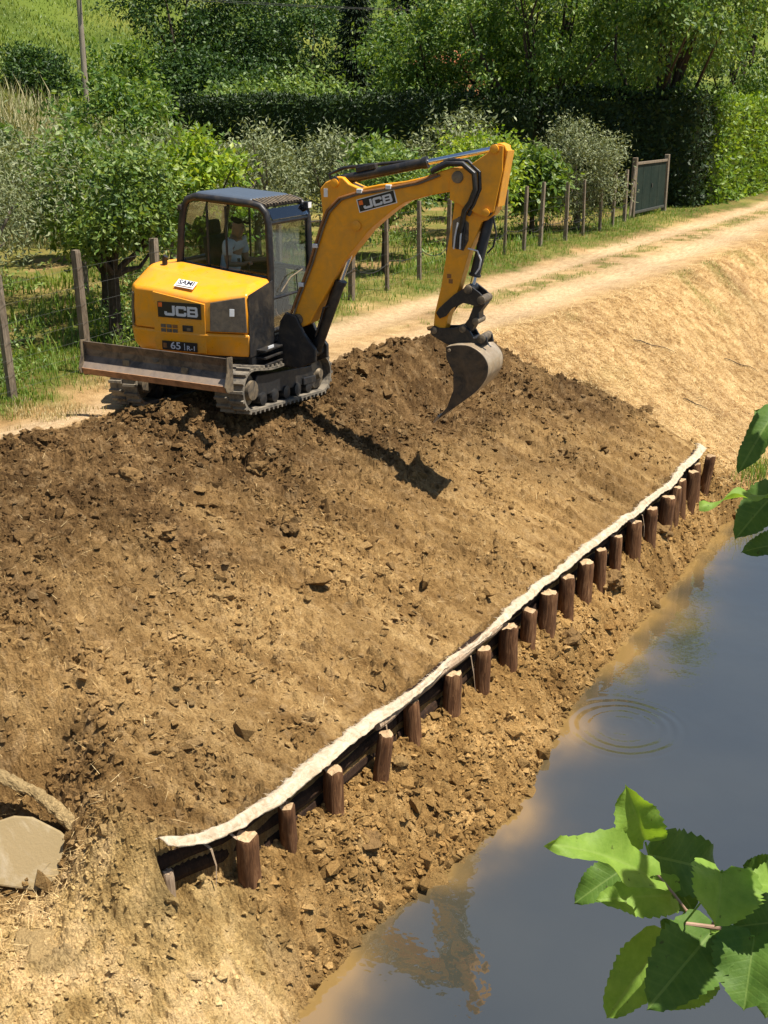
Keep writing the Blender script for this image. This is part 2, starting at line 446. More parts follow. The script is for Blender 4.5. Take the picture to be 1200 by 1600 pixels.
def ground_sheet(name, xs, ys, drop=0.0, crumbs=False):
    X, Y = np.meshgrid(xs, ys, indexing='ij')
    # crowd the rows at the pile wall: rows near it are snapped onto the step
    Xf, Yf = X.ravel(), Y.ravel()
    Z = height(Xf, Yf) - drop
    if crumbs:      # crumbly surface: every grain of the mesh stands a little differently
        soil, toe, mud, straw, lane, green = zones(Xf, Yf)
        yc = crest(Xf); yw = wall_y(Xf)
        upz = sm(0.85, 0.25, (yc - Yf) / (yc - yw) + 0.3 * fbm(Xf * 0.7, Yf * 0.5, 3, 61) + 0.35 * fbm(Xf * 2.4, Yf * 1.2, 3, 64))
        amp = np.maximum.reduce([soil * (0.0035 + 0.017 * upz), toe * 0.011, mud * 0.007, straw * 0.009, np.full_like(Xf, 0.003)])
        Z = Z + amp * (rng.uniform(-1, 1, len(Z)) + 0.7 * (rng.uniform(0, 1, len(Z)) > 0.9))
    nx, ny = len(xs), len(ys)
    idx = np.arange(nx * ny).reshape(nx, ny)
    q = np.stack([idx[:-1, :-1], idx[1:, :-1], idx[1:, 1:], idx[:-1, 1:]], -1).reshape(-1, 4)
    me = np_mesh(name, np.stack([Xf, Yf, Z], 1), q, smooth=not crumbs)
    col = ground_colour(Xf, Yf, Z)
    a = me.attributes.new('soil_colour', 'FLOAT_COLOR', 'POINT')
    a.data.foreach_set('color', np.concatenate([col, np.ones((len(col), 1))], 1).astype(np.float32).ravel())
    o = link(name, me, M_GROUND)
    o['kind'] = 'structure'
    return o

XF = np.concatenate([axis_lin(-2, 3.6, 0.12)[:-1], axis_geo(3.6, 26, 0.0026), axis_geo(26, 70, 0.0055)[1:]])
YB = np.concatenate([axis_lin(0.0, 3.2, 0.10)[:-1], axis_lin(3.2, 10.2, 0.021)])
ground_sheet('riverbank', XF, YB, crumbs=True)
ground_sheet('dirt_road', XF, np.concatenate([axis_lin(10.2, 12.6, 0.05)]))
XO = np.concatenate([axis_lin(-2, 26, 0.22)[:-1], axis_geo(26, 70, 0.012)])
ground_sheet('orchard_ground', XO, axis_lin(12.6, 30, 0.22))
XH = np.concatenate([axis_lin(-300, -2, 12)[:-1], axis_lin(-2, 70, 1.0)[:-1], axis_geo(70, 500, 0.06)])
ground_sheet('hillside', XH, np.concatenate([axis_lin(30, 60, 0.8)[:-1], axis_geo(60, 500, 0.06)]))
# beyond the worked stretch: the plain the road runs out into
ground_sheet('far_ground', axis_geo(70, 500, 0.05), np.concatenate([axis_lin(-300, 0, 8)[:-1], axis_lin(0, 30, 0.8)]))
ground_sheet('near_ground', axis_lin(-300, -2, 8), np.concatenate([axis_lin(3, 30, 0.5)]))

# ------------------------------------------------------------------ the river
m, n, b = mat_new('river_water')
co = objco(n)
murk = ramp(n, noise(n, 0.5, 3, 0.5, co), [(0.3, (0.034, 0.035, 0.027)), (0.7, (0.046, 0.046, 0.034))])
sil = nd(n, 'ShaderNodeAttribute', attribute_name='silt')
murk = mixc(n, sil.outputs['Fac'], murk, (0.23, 0.145, 0.05))
n.links.new(murk, b.inputs['Base Color'])
b.inputs['Roughness'].default_value = 0.025
b.inputs['IOR'].default_value = 1.95
b.inputs['Specular IOR Level'].default_value = 1.0
wv = nd(n, 'ShaderNodeTexWave', wave_type='RINGS', rings_direction='SPHERICAL', wave_profile='SIN', i_Scale=2.4, i_Distortion=1.6, i_Detail=1.5)
mp = nd(n, 'ShaderNodeMapping'); n.links.new(co, mp.inputs[0]); mp.inputs['Location'].default_value = (-11.25, -3.35, -ZW)
n.links.new(mp.outputs[0], wv.inputs['Vector'])
dist = nd(n, 'ShaderNodeVectorMath', operation='LENGTH'); n.links.new(mp.outputs[0], dist.inputs[0])
fall = ramp(n, math_(n, 'MULTIPLY', dist.outputs['Value'], 1.0), [(0.0, (0.0,) * 3), (0.30, (0.25,) * 3), (0.55, (1, 1, 1)), (0.72, (0.1,) * 3), (0.85, (0, 0, 0))])
rp = math_(n, 'MULTIPLY', wv.outputs['Fac'], fall)
small = noise(n, 3.2, 3, 0.5, co)
hh = math_(n, 'ADD', math_(n, 'MULTIPLY', rp, 1.0), math_(n, 'MULTIPLY', small, 0.7))
bump(n, b, hh, 0.13, 0.05)
M_WATER = m
wx = np.concatenate([axis_lin(-60, 3, 3)[:-1], axis_lin(3, 26, .12)[:-1], axis_lin(26, 60, 3)]); wy = np.concatenate([axis_lin(-60, 0, 3)[:-1], axis_lin(0, 5.2, .08)])
WX, WY = np.meshgrid(wx, wy, indexing='ij')
idx = np.arange(WX.size).reshape(WX.shape)
q = np.stack([idx[:-1, :-1], idx[1:, :-1], idx[1:, 1:], idx[:-1, 1:]], -1).reshape(-1, 4)
me = np_mesh('river', np.stack([WX.ravel(), WY.ravel(), np.full(WX.size, ZW)], 1), q)
a = me.attributes.new('silt', 'FLOAT', 'POINT')
dsh = shore(WX.ravel()) - WY.ravel() + 0.5 * fbm(WX.ravel() * 1.1, WY.ravel() * 1.6, 4, 88)
a.data.foreach_set('value', np.clip(np.exp(-np.clip(dsh, 0, None) / 0.22), 0, 1).astype(np.float32))
tag(link('river', me, M_WATER), kind='structure')
# ------------------------------------------------------------------ excavator (house frame: x forward, y left, z up)
DUST = (0.36, 0.27, 0.16)
M_YEL = plain('yellow_paint', (0.88, 0.335, 0.005), 0.33, 0.0, 0.5, 0.05, 5, (0.46, 0.29, 0.10), 0.4)
M_BOOMYEL = plain('boom_paint', (0.84, 0.345, 0.008), 0.38, 0.0, 0.45, 0.07, 7, (0.34, 0.20, 0.06), 0.35)
M_BLK = plain('black_paint', (0.014, 0.014, 0.015), 0.45, 0.0, 0.4, 0.25, 9, DUST, 0.12)
M_BLKD = plain('dusty_black_steel', (0.035, 0.032, 0.03), 0.6, 0.2, 0.4, 0.3, 9, DUST, 0.55)
M_RUB = plain('track_rubber', (0.055, 0.052, 0.048), 0.85, 0.0, 0.3, 0.3, 12, (0.30, 0.25, 0.18), 0.65, 0.4)
M_ROOF = plain('roof_panel', (0.06, 0.076, 0.10), 0.4, 0.0, 0.5, 0.06, 5)
M_GREYP = plain('grey_brown_panel', (0.105, 0.085, 0.062), 0.6, 0.0, 0.4, 0.2, 14, DUST, 0.3)
M_CHR = plain('chrome_rod', (0.75, 0.76, 0.78), 0.15, 1.0, 0.5, 0.05, 5)
M_STEEL = plain('worn_bucket_steel', (0.44, 0.37, 0.27), 0.42, 0.25, 0.5, 0.3, 10, (0.26, 0.18, 0.10), 0.7)  # worn steel, colour lightened for the sunlit back
M_DSTEEL = plain('shade_darkened_bucket_side', (0.045, 0.04, 0.034), 0.55, 0.4, 0.4, 0.35, 8, (0.22, 0.15, 0.08), 0.4)  # bucket steel darkened in colour to stand for the unlit side
M_BLADE = plain('scraped_blade_steel', (0.055, 0.047, 0.042), 0.55, 0.35, 0.4, 0.35, 9, (0.30, 0.22, 0.15), 0.5)
M_BLADE2 = plain('polished_blade_steel', (0.24, 0.19, 0.155), 0.5, 0.35, 0.4, 0.3, 8, (0.36, 0.26, 0.17), 0.6)
M_RUST = plain('rusty_edge', (0.36, 0.19, 0.095), 0.75, 0.2, 0.3, 0.35, 10)
M_WHT = plain('white_decal', (0.78, 0.78, 0.76), 0.5, 0, 0.4, 0.05)
M_LGREY = plain('silver_letters', (0.62, 0.63, 0.64), 0.45, 0, 0.4, 0.04)
M_DEC = plain('black_decal', (0.012, 0.012, 0.013), 0.4, 0, 0.4, 0.1)
M_ORG = plain('orange_mark', (0.80, 0.16, 0.02), 0.5, 0, 0.4, 0.05)
M_SEAT = plain('dark_upholstery', (0.022, 0.022, 0.024), 0.85, 0, 0.3, 0.2)
M_BRN = plain('brown_and_sill_reflection', (0.23, 0.10, 0.03), 0.6, 0, 0.4, 0.2)  # brown for small parts and for the painted sill reflection
M_CHARC = plain('dark_ink', (0.03, 0.03, 0.05), 0.6, 0, 0.3, 0.1)

def glass_mat(name, tint, gloss):
    m = bpy.data.materials.new(name); m.use_nodes = True
    n = m.node_tree
    n.nodes.remove(n.nodes['Principled BSDF'])
    out = n.nodes['Material Output']
    tr = nd(n, 'ShaderNodeBsdfTransparent'); tr.inputs[0].default_value = (*tint, 1)
    gl = nd(n, 'ShaderNodeBsdfGlossy'); gl.inputs['Roughness'].default_value = 0.03
    fr = nd(n, 'ShaderNodeFresnel'); fr.inputs[0].default_value = 1.45
    mx = nd(n, 'ShaderNodeMixShader')
    n.links.new(math_(n, 'MULTIPLY', fr.outputs[0], gloss, True), mx.inputs[0])
    n.links.new(tr.outputs[0], mx.inputs[1]); n.links.new(gl.outputs[0], mx.inputs[2])
    n.links.new(mx.outputs[0], out.inputs[0])
    return m
M_GLASS = glass_mat('cab_glass', (0.80, 0.84, 0.83), 0.5)
M_VISOR = glass_mat('visor_glass', (0.75, 0.82, 0.85), 2.0)

EXC_LOC, EXC_RZ = Vector((12.5, 9.45, 0)), R(-84)
exc = empty('excavator', EXC_LOC, EXC_RZ)
tag(exc, 'yellow and black tracked mini excavator with raised boom working the bank', 'excavator')

def text_mesh(body, size, wide=1.0, bold=0.0, depth=0.002, space=1.0):
    cu = bpy.data.curves.new('lettering', 'FONT')
    cu.body = body; cu.size = size; cu.offset = bold; cu.extrude = depth
    cu.align_x = 'CENTER'; cu.align_y = 'CENTER'; cu.space_character = space
    ob = bpy.data.objects.new('lettering_tmp', cu); COL.objects.link(ob)
    bpy.context.view_layer.update()
    me = bpy.data.meshes.new_from_object(ob.evaluated_get(bpy.context.evaluated_depsgraph_get()))
    bpy.data.objects.remove(ob)
    me.transform(Matrix.Diagonal((wide, 1, 1, 1)))
    return me

def frame_from(origin, xdir, ydir):
    x = Vector(xdir).normalized(); y = Vector(ydir); y = (y - x * y.dot(x)).normalized(); z = x.cross(y)
    M = Matrix((( x.x, y.x, z.x, origin[0]), (x.y, y.y, z.y, origin[1]), (x.z, y.z, z.z, origin[2]), (0, 0, 0, 1)))
    return M

def block_letters(h, wide=1.0, t=0.002):
    """heavy squared capitals J C B, centred, in the xy plane"""
    W_, S, G = 0.86 * h * wide, 0.27 * h, 0.10 * h
    x0 = -(3 * W_ + 2 * G) / 2
    c = 0.14 * h
    mb = MB()
    def bar(xa, xb, ya, yb, cut=()):
        q = {'bl': (xa, ya), 'br': (xb, ya), 'tr': (xb, yb), 'tl': (xa, yb)}
        out = []
        for k, (sx, sy) in (('bl', (1, 1)), ('br', (-1, 1)), ('tr', (-1, -1)), ('tl', (1, -1))):
            x, y = q[k]
            if k in cut:
                a_, b_ = (x, y + sy * c), (x + sx * c, y)
                out += [a_, b_] if k in ('bl', 'tr') else [b_, a_]
            else: out.append((x, y))
        mb.prism(out, 'z', 0, t)
    a, b_, H2 = -h / 2, h / 2, h
    # J
    x = x0; bar(x + W_ - S * 1.15, x + W_, a + S, b_); bar(x, x + W_, a, a + S, ('bl', 'br')); bar(x, x + S * 1.1, a + S, a + S * 1.5)
    # C
    x = x0 + W_ + G; bar(x, x + W_, b_ - S, b_, ('tl', 'tr')); bar(x, x + W_, a, a + S, ('bl', 'br')); bar(x, x + S * 1.15, a + S, b_ - S); bar(x + W_ - S, x + W_, b_ - S * 1.45, b_ - S); bar(x + W_ - S, x + W_, a + S, a + S * 1.45)
    # B
    x = x0 + 2 * (W_ + G); bar(x, x + W_ * .97, b_ - S * .82, b_, ('tr',)); bar(x, x + W_, a, a + S * .82, ('br',)); m0 = S * .34
    bar(x, x + W_ * .98, -m0, m0); bar(x, x + S * 1.15, m0, b_ - S * .82); bar(x, x + S * 1.15, a + S * .82, -m0)
    bar(x + W_ - S * 1.15, x + W_ * .97, m0, b_ - S * .82); bar(x + W_ - S * 1.15, x + W_, a + S * .82, -m0)
    return mb

# ---- undercarriage: yawed and slightly nose-down on the road edge
MU = (Matrix.Translation(EXC_LOC) @ Matrix.Rotation(EXC_RZ, 4, 'Z')).inverted() @ Matrix.Translation((12.42, 9.37, -0.02)) @ Matrix.Rotation(R(5), 4, 'Z') @ Matrix.Rotation(R(-2), 4, 'X') @ Matrix.Rotation(R(4), 4, 'Y')
LH, RS, RI, YG = 1.17, 0.265, 0.25, 0.775
def track_path(n):
    pts = []
    cx0, cx1 = -LH + RS, LH - RI
    z0 = RS + 0.02
    L = cx1 - cx0
    per = 2 * L + math.pi * (RS + RI)
    for i in range(n):
        s = per * i / n
        if s < L: pts.append((cx0 + s, 0.02, 0, -1))
        elif s < L + math.pi * RI:
            a = -math.pi / 2 + (s - L) / RI
            pts.append((cx1 + RI * math.cos(a), 0.02 + RI + RI * math.sin(a), math.cos(a), math.sin(a)))
        elif s < 2 * L + math.pi * RI:
            t = (s - L - math.pi * RI) / L
            pts.append((cx1 - t * L, 0.02 + 2 * RI + (2 * RS - 2 * RI) * t - 0.025 * math.sin(math.pi * 2 * t) ** 2, 0, 1))
        else:
            a = math.pi / 2 + (s - 2 * L - math.pi * RI) / RS
            pts.append((cx0 + RS * math.cos(a), z0 + RS * math.sin(a), math.cos(a), math.sin(a)))
    return pts
for side in (-1, 1):
    yc = side * YG
    mb = MB()
    N = 96
    P = track_path(N)
    W = 0.2
    for i in range(N):
        x, z, nx, nz = P[i]
        mb.v += [(x, yc - W, z), (x, yc + W, z), (x - nx * 0.03, yc + W, z - nz * 0.03), (x - nx * 0.03, yc - W, z - nz * 0.03)]
    for i in range(N):
        a = 4 * i; b_ = 4 * ((i + 1) % N)
        for k in range(4):
            mb.f.append((a + k, a + (k + 1) % 4, b_ + (k + 1) % 4, b_ + k))
    for i in range(0, N, 2):           # staggered lugs
        x, z, nx, nz = P[i]
        tx, tz = -nz, nx
        for (ya, yb, sh) in ((-W - 0.004, -0.01, 0.018), (0.01, W + 0.004, -0.018)):
            cx, cz = x + nx * 0.016 + tx * sh, z + nz * 0.016 + tz * sh
            vs = []
            for y in (ya, yb):
                for (st, sn) in ((-0.022, -0.02), (0.022, -0.02), (0.015, 0.016), (-0.015, 0.016)):
                    vs.append((cx + tx * st + nx * sn, yc + y, cz + tz * st + nz * sn))
            mb.add(vs, [(0, 1, 2, 3), (7, 6, 5, 4), (0, 4, 5, 1), (1, 5, 6, 2), (2, 6, 7, 3), (3, 7, 4, 0)])
    mb.xform(MU)
    tr = mb.build('track', M_RUB, exc)
    fr = MB().prism([(-0.78, 0.17), (0.72, 0.17), (0.80, 0.26), (0.72, 0.40), (-0.70, 0.44), (-0.84, 0.3)], 'y', yc - 0.13, yc + 0.13)
    fr.box((0.62, yc + side * 0.15, 0.22), (0.34, 0.03, 0.10))
    fr.xform(MU).build('track_frame', M_BLK, tr, 0.012)
    for k in range(5):
        MB().lathe_y((-0.60 + k * 0.30, yc, 0.14), [(0.04, -0.16), (0.085, -0.15), (0.085, 0.15), (0.04, 0.16)], 16).xform(MU).build('roller', M_BLK, tr, smooth=True)
    MB().lathe_y((LH - RI, yc, 0.02 + RI), [(0.06, -0.17), (0.08, -0.12), (0.20, -0.10), (0.215, -0.06), (0.215, 0.06), (0.20, 0.10), (0.08, 0.12), (0.06, 0.17)], 28).xform(MU).build('idler_wheel', M_BLKD, tr, smooth=True)
    sp = MB().lathe_y((-LH + RS, yc, 0.02 + RS), [(0.07, -0.19), (0.12, -0.185), (0.13, -0.10), (0.205, -0.08), (0.205, 0.08), (0.13, 0.10), (0.12, 0.185), (0.07, 0.19)], 28)
    for k in range(14):
        a = 2 * math.pi * k / 14
        sp.box((-LH + RS + 0.215 * math.cos(a), yc, 0.02 + RS + 0.215 * math.sin(a)), (0.04, 0.10, 0.035), Matrix.Rotation(-a, 3, 'Y'))
    sp.xform(MU).build('drive_sprocket', M_BLKD, tr, smooth=True)
cb = MB().prism([(-0.62, 0.26), (0.62, 0.26), (0.55, 0.50), (0.3, 0.60), (-0.3, 0.60), (-0.55, 0.50)], 'y', -0.36, 0.36)
cb.box((0.35, 0, 0.34), (0.22, 1.3, 0.16)); cb.box((-0.35, 0, 0.34), (0.22, 1.3, 0.16))
cb.xform(MU).build('undercarriage_frame', M_BLKD, exc, 0.012)
MB().lathe_y((0, 0, 0), [(0.30, -0.07), (0.42, -0.06), (0.42, 0.06), (0.30, 0.07)], 40).xform(Matrix.Translation((0, 0, 0.64)) @ Matrix.Rotation(R(90), 4, 'X')).build('slew_ring', M_BLKD, exc, smooth=True)

# ---- dozer blade, lifted, behind the tracks
BX = -1.60
MK = MU @ Matrix(((1, 0, 0, 0), (0, 1, 0, 0), (0, .06, 1, -.075), (0, 0, 0, 1)))
prof = [(0.0, 0.50), (-0.030, 0.56), (0.028, 0.64), (0.062, 0.71), (0.060, 0.79), (0.015, 0.885)]
pr = [(BX + a, z) for a, z in prof]
back = [(BX + a + 0.035, z) for a, z in reversed(prof)]
bl = MB().prism(pr[2:] + back[:-2], 'y', -1.03, 1.03)
bl.xform(MK); blade = bl.build('dozer_blade', M_BLADE, exc, 0.004)
MB().prism([pr[1], pr[2], (pr[2][0] + 0.035, pr[2][1]), (pr[1][0] + 0.035, pr[1][1])], 'y', -1.03, 1.03).xform(MK).build('polished_lower_band', M_BLADE2, blade)
MB().prism([(BX + 0.002, 0.485), (BX - 0.034, 0.562), (BX - 0.004, 0.575), (BX + 0.03, 0.5)], 'y', -1.034, 1.034).xform(MK).build('cutting_edge', M_RUST, blade)
for s in (-1, 1):
    MB().prism([(BX - 0.045, 0.50), (BX - 0.075, 0.56), (BX - 0.02, 0.72), (BX - 0.02, 0.90), (BX + 0.10, 0.90), (BX + 0.10, 0.50)], 'y', s * 1.032, s * 1.047).xform(MK).build('blade_end_plate', M_BLKD, blade)
    MB().prism([(BX + 0.03, 0.55), (BX + 0.03, 0.72), (-0.55, 0.42), (-0.45, 0.28)], 'y', s * 0.42 - 0.05, s * 0.42 + 0.05).xform(MK).build('blade_arm', M_BLKD, exc, 0.008)
mb = MB().tube([(BX + 0.06, 0.0, 0.78), (-0.95, 0, 0.62)], 0.05, 12); mb.tube([(-0.95, 0, 0.62), (-0.5, 0, 0.5)], 0.028, 10)
mb.xform(MK).build('blade_cylinder', M_BLKD, exc, smooth=True)

# ---- upper body
deck = MB().prism([(-0.75, 0.75), (-0.95, 0.45), (-1.0, 0.0), (-0.95, -0.45), (-0.78, -0.78), (-0.4, -0.86), (0.80, -0.72), (0.92, -0.30), (1.0, 0.0), (0.88, 0.3), (0.85, 0.95), (-0.45, 0.95)], 'z', 0.665, 0.735)
deck.build('slewing_deck', M_BLK, exc, 0.01)
# plan outline (forward, right): lower skirt, belt line, shoulder, top
PO = [(-.55, -.98), (-.85, -.80), (-1.02, -.40), (-1.06, 0), (-1.02, .40), (-.89, .70), (-.755, .84), (-.45, .90), (.33, .90), (.86, .80), (.86, .16), (-.40, .16), (-.40, -.98)]
def ringz(inset, zs):
    out = []
    for i, (f, r) in enumerate(PO):
        g = inset
        l = math.hypot(f, r)
        k = (l - g) / l if i not in (10, 11, 12) else 1.0
        out.append((f * k, -r * k, zs[i]))
    return out
def loft(rings):
    mb = MB(); n = len(rings[0])
    for r_ in rings: mb.v += [tuple(p) for p in r_]
    for j in range(len(rings) - 1):
        for i in range(n):
            mb.f.append((j * n + i, j * n + (i + 1) % n, (j + 1) * n + (i + 1) % n, (j + 1) * n + i))
    mb.f.append(tuple(range(n))); mb.f.append(tuple((len(rings) - 1) * n + i for i in range(n)))
    return mb
low = loft([ringz(0.06, [0.715] * 13), ringz(0.012, [0.79] * 13), ringz(-0.012, [0.98] * 13), ringz(0.004, [1.0] * 13)])
low.build('counterweight', M_YEL, exc, 0.014, smooth=True)
zsh = [1.5] * 8 + [1.40, 1.49, 1.50, 1.60, 1.60]
TOP = [(-.50, -.75, 1.72), (-.72, -.62, 1.72), (-.86, -.35, 1.72), (-.90, 0, 1.72), (-.86, .22, 1.72), (-.80, .36, 1.72), (-.73, .46, 1.715), (-.60, .53, 1.71), (.30, .55, 1.615), (.74, .53, 1.57), (.80, .16, 1.60), (-.40, .16, 1.75), (-.40, -.75, 1.75)]
up_ = loft([ringz(0.006, [1.004] * 13), ringz(0.0, [1.25] * 13), ringz(0.02, zsh), [(f, -r, z) for f, r, z in TOP]])
up_.build('engine_cover', M_YEL, exc, 0.03, smooth=True, seg=3, angle=25)
# engine door (proud panel with the lettering), latch, vents
door = MB().add([(-.43, -.903, .745), (.315, -.903, .745), (.315, -.906, .93), (.315, -.908, 1.355), (-.43, -.898, 1.47), (-.43, -.908, .93),
                 (-.43, -.88, .745), (.315, -.88, .745), (.315, -.88, .93), (.315, -.88, 1.355), (-.43, -.87, 1.47), (-.43, -.88, .93)],
                [(0, 1, 2, 5), (5, 2, 3, 4), (6, 11, 8, 7), (11, 10, 9, 8), (0, 6, 7, 1), (1, 7, 8, 2), (2, 8, 9, 3), (3, 9, 10, 4), (4, 10, 11, 5), (5, 11, 6, 0)])
door.build('engine_door', M_YEL, exc, 0.006, angle=20)
YB_ = -0.915
def badge(name, f0, f1, z0, z1, mat=None, tilt=None):
    return MB().box(((f0 + f1) / 2, YB_, (z0 + z1) / 2), (f1 - f0, 0.008, z1 - z0)).build(name, mat or M_DEC, exc)
def text_on(parent, name, body, cx, cz, size, wide, bold, mat, y=YB_ - 0.0045, xdir=(1, 0, 0), ydir=(0, 0, 1)):
    me = text_mesh(body, size, wide, bold, 0.0012)
    me.transform(frame_from((cx, y, cz), xdir, ydir))
    return link(name, me, mat, parent)
bd = badge('maker_badge', -.353, .266, 1.162, 1.354)
block_letters(.125, 1.42).xform(frame_from((-.015, YB_ - 0.0045, 1.250), (1, 0, 0), (0, 0, 1))).build('lettering', M_LGREY, bd)
MB().box((-.315, YB_ - 0.005, 1.315), (.05, .004, .05)).build('emblem', M_ORG, bd)
bd = badge('model_badge', -.318, .19, .755, .868)
text_on(bd, 'lettering', '65', -.12, .812, .125, 1.25, .0015, M_LGREY)
text_on(bd, 'small_lettering', 'R-1', .105, .795, .08, 1.2, .001, M_LGREY)
MB().box((-.275, YB_ - 0.005, .812), (.05, .004, .06)).build('emblem', M_BRN, bd)
MB().box((.01, YB_ - 0.005, .812), (.008, .004, .085)).build('divider', M_LGREY, bd)
MB().box((.065, YB_ + 0.002, 1.04), (.15, .012, .078)).build('door_latch', M_BLK, exc, 0.012)
MB().box((.085, YB_ - 0.006, 1.035), (.05, .01, .03)).build('latch_handle', M_BLKD, exc)
for k in range(6):
    MB().box((-.29 + (k % 3) * .085, YB_ + 0.0035, 1.055 - (k // 3) * .055), (.07, .004, .042)).build('safety_sticker', M_GREYP if k != 2 else M_BRN, exc)
# sticker on the sloping shoulder
xs_, ys_ = Vector((.90, 0, -.10)), Vector((0.0, .36, .225))
Ms = frame_from((-.03, -.755, 1.557), xs_, ys_)
st = MB().box((0, 0, 0.006), (.27, .135, .004)); st.xform(Ms); st = st.build('owner_sticker', M_WHT, exc)
me = text_mesh('SAMI', .105, 1.0, .003, .001); me.transform(Ms @ Matrix.Translation((0, .018, .009))); link('lettering', me, M_CHARC, st)
MB().box((0, -.048, .0095), (.24, .018, .001)).xform(Ms).build('small_print', M_GREYP, st)
# ventilation panels
def plate(name, quad, off, mat, parent=exc, t=0.012):
    q = [Vector(p) for p in quad]
    nrm = (q[1] - q[0]).cross(q[3] - q[0]).normalized()
    return MB().add([p + nrm * off for p in q] + [p + nrm * (off - t) for p in q], [(0, 1, 2, 3), (7, 6, 5, 4), (0, 4, 5, 1), (1, 5, 6, 2), (2, 6, 7, 3), (3, 7, 4, 0)]).build(name, mat, parent, 0.005)
sp_ = plate('side_vent_panel', [(.375, -.893, 1.025), (.842, -.803, 1.025), (.825, -.795, 1.455), (.385, -.880, 1.375)], .012, M_GREYP)
plate('front_cover', [(.868, -.775, .70), (.868, -.165, .70), (.868, -.165, 1.59), (.868, -.52, 1.56), ][:4] if False else [(.862, -.800, .72), (.862, -.165, .72), (.852, -.165, 1.585), (.852, -.785, 1.475)], .016, M_BLK)
plate('label', [(.64, -.853, 1.22), (.70, -.842, 1.22), (.70, -.836, 1.31), (.64, -.847, 1.31)], .022, M_WHT, sp_, 0.004)
plate('rear_vent_panel', [(-.875, -.73, 1.02), (-.775, -.838, 1.02), (-.765, -.82, 1.43), (-.86, -.715, 1.43)], .010, M_GREYP)
MB().tube([(-.62, -.3, 1.70), (-.62, -.3, 1.80), (-.60, -.3, 1.83)], .035, 12).build('exhaust_pipe', M_BLK, exc, smooth=True)

# ---- cab
yr, yl = -0.12, 0.96
OUT = [(.78, .90), (.80, 1.25), (.82, 1.724), (.805, 2.26), (.775, 2.39), (.70, 2.47), (.58, 2.497), (-.24, 2.565), (-.345, 2.53), (-.405, 2.44), (-.455, 2.2), (-.505, 1.72)]
for y in (yr, yl):
    MB().tube([(f, y, z) for f, z in OUT], .048, 8).build('cab_pillar_hoop', M_BLK, exc, smooth=True, angle=50)
# sill beams and lower side panels
SILL = [(-.50, 1.735), (.46, 1.615), (.79, 1.585)]
for y in (yr, yl):
    s = 1 if y > 0 else -1
    MB().prism([(-.50, 1.765), (.46, 1.645), (.79, 1.615), (.785, 1.555), (.46, 1.585), (-.50, 1.70)], 'y', y - .035, y + .035).build('window_sill_beam', M_BLK, exc, 0.01)
    MB().prism([(-.50, 1.69), (.46, 1.578), (.50, 1.10), (.765, 1.06), (.75, .76), (-.45, .76)], 'y', y - .02, y + .02).build('lower_side_panel', M_BLK, exc, 0.008)
    MB().prism([(-.44, 1.70), (.44, 1.590), (.44, 1.562), (-.44, 1.668)], 'y', y + s * .036 - .004, y + s * .036 + .004).build('sill_reflection', M_BRN, exc)  # orange-brown strip standing in for the reflection along the sill
    MB().prism([(.47, 1.565), (.785, 1.535), (.765, 1.07), (.51, 1.11)], 'y', y - .004, y + .004).build('lower_side_pane', M_GLASS, exc)
    MB().prism([(-.44, 1.76), (.46, 1.645), (.775, 1.615), (.775, 2.25), (.74, 2.38), (.66, 2.43), (-.24, 2.505), (-.33, 2.46), (-.38, 2.36), (-.41, 2.2)], 'y', y - .004, y + .004).build('side_window_pane', M_GLASS, exc)
    for fx, zt in ((-.07, 2.48), (.20, 2.46)):
        zb_ = 1.76 - (fx + .44) * .125
        MB().box((fx, y, (zb_ + zt) / 2), (.022, .022, zt - zb_)).build('window_divider', M_BLK, exc)
# rear frame and pane
MB().tube([(-.50, yr, 1.74), (-.50, yl, 1.74)], .045, 8).build('rear_crossbar', M_BLK, exc, smooth=True)
MB().tube([(-.30, yr, 2.545), (-.30, yl, 2.545)], .045, 8).build('rear_roof_beam', M_BLK, exc, smooth=True)
MB().add([(-.495, yr + .05, 1.78), (-.495, yl - .05, 1.78), (-.375, yl - .05, 2.48), (-.375, yr + .05, 2.48)], [(0, 1, 2, 3)]).build('rear_window_pane', M_GLASS, exc)
# front frame
MB().tube([(.80, yr, 2.27), (.80, yl, 2.27)], .032, 8).build('front_header_bar', M_BLK, exc, smooth=True)
MB().tube([(.815, yr, 1.34), (.815, yl, 1.34)], .02, 8).build('front_crossbar', M_BLK, exc, smooth=True)
MB().tube([(.78, yr, .93), (.78, yl, .93)], .04, 8).build('front_floor_bar', M_BLK, exc, smooth=True)
MB().box((.812, (yr + yl) / 2, 1.80), (.006, yl - yr - .09, .88)).build('windscreen_pane', M_GLASS, exc)
MB().box((.80, (yr + yl) / 2, 1.14), (.006, yl - yr - .09, .36)).build('lower_windscreen_pane', M_GLASS, exc)
plate('sun_visor_pane', [(.83, yr + .04, 2.30), (.83, yl - .04, 2.30), (.755, yl - .04, 2.43), (.755, yr + .04, 2.43)], .02, M_VISOR)
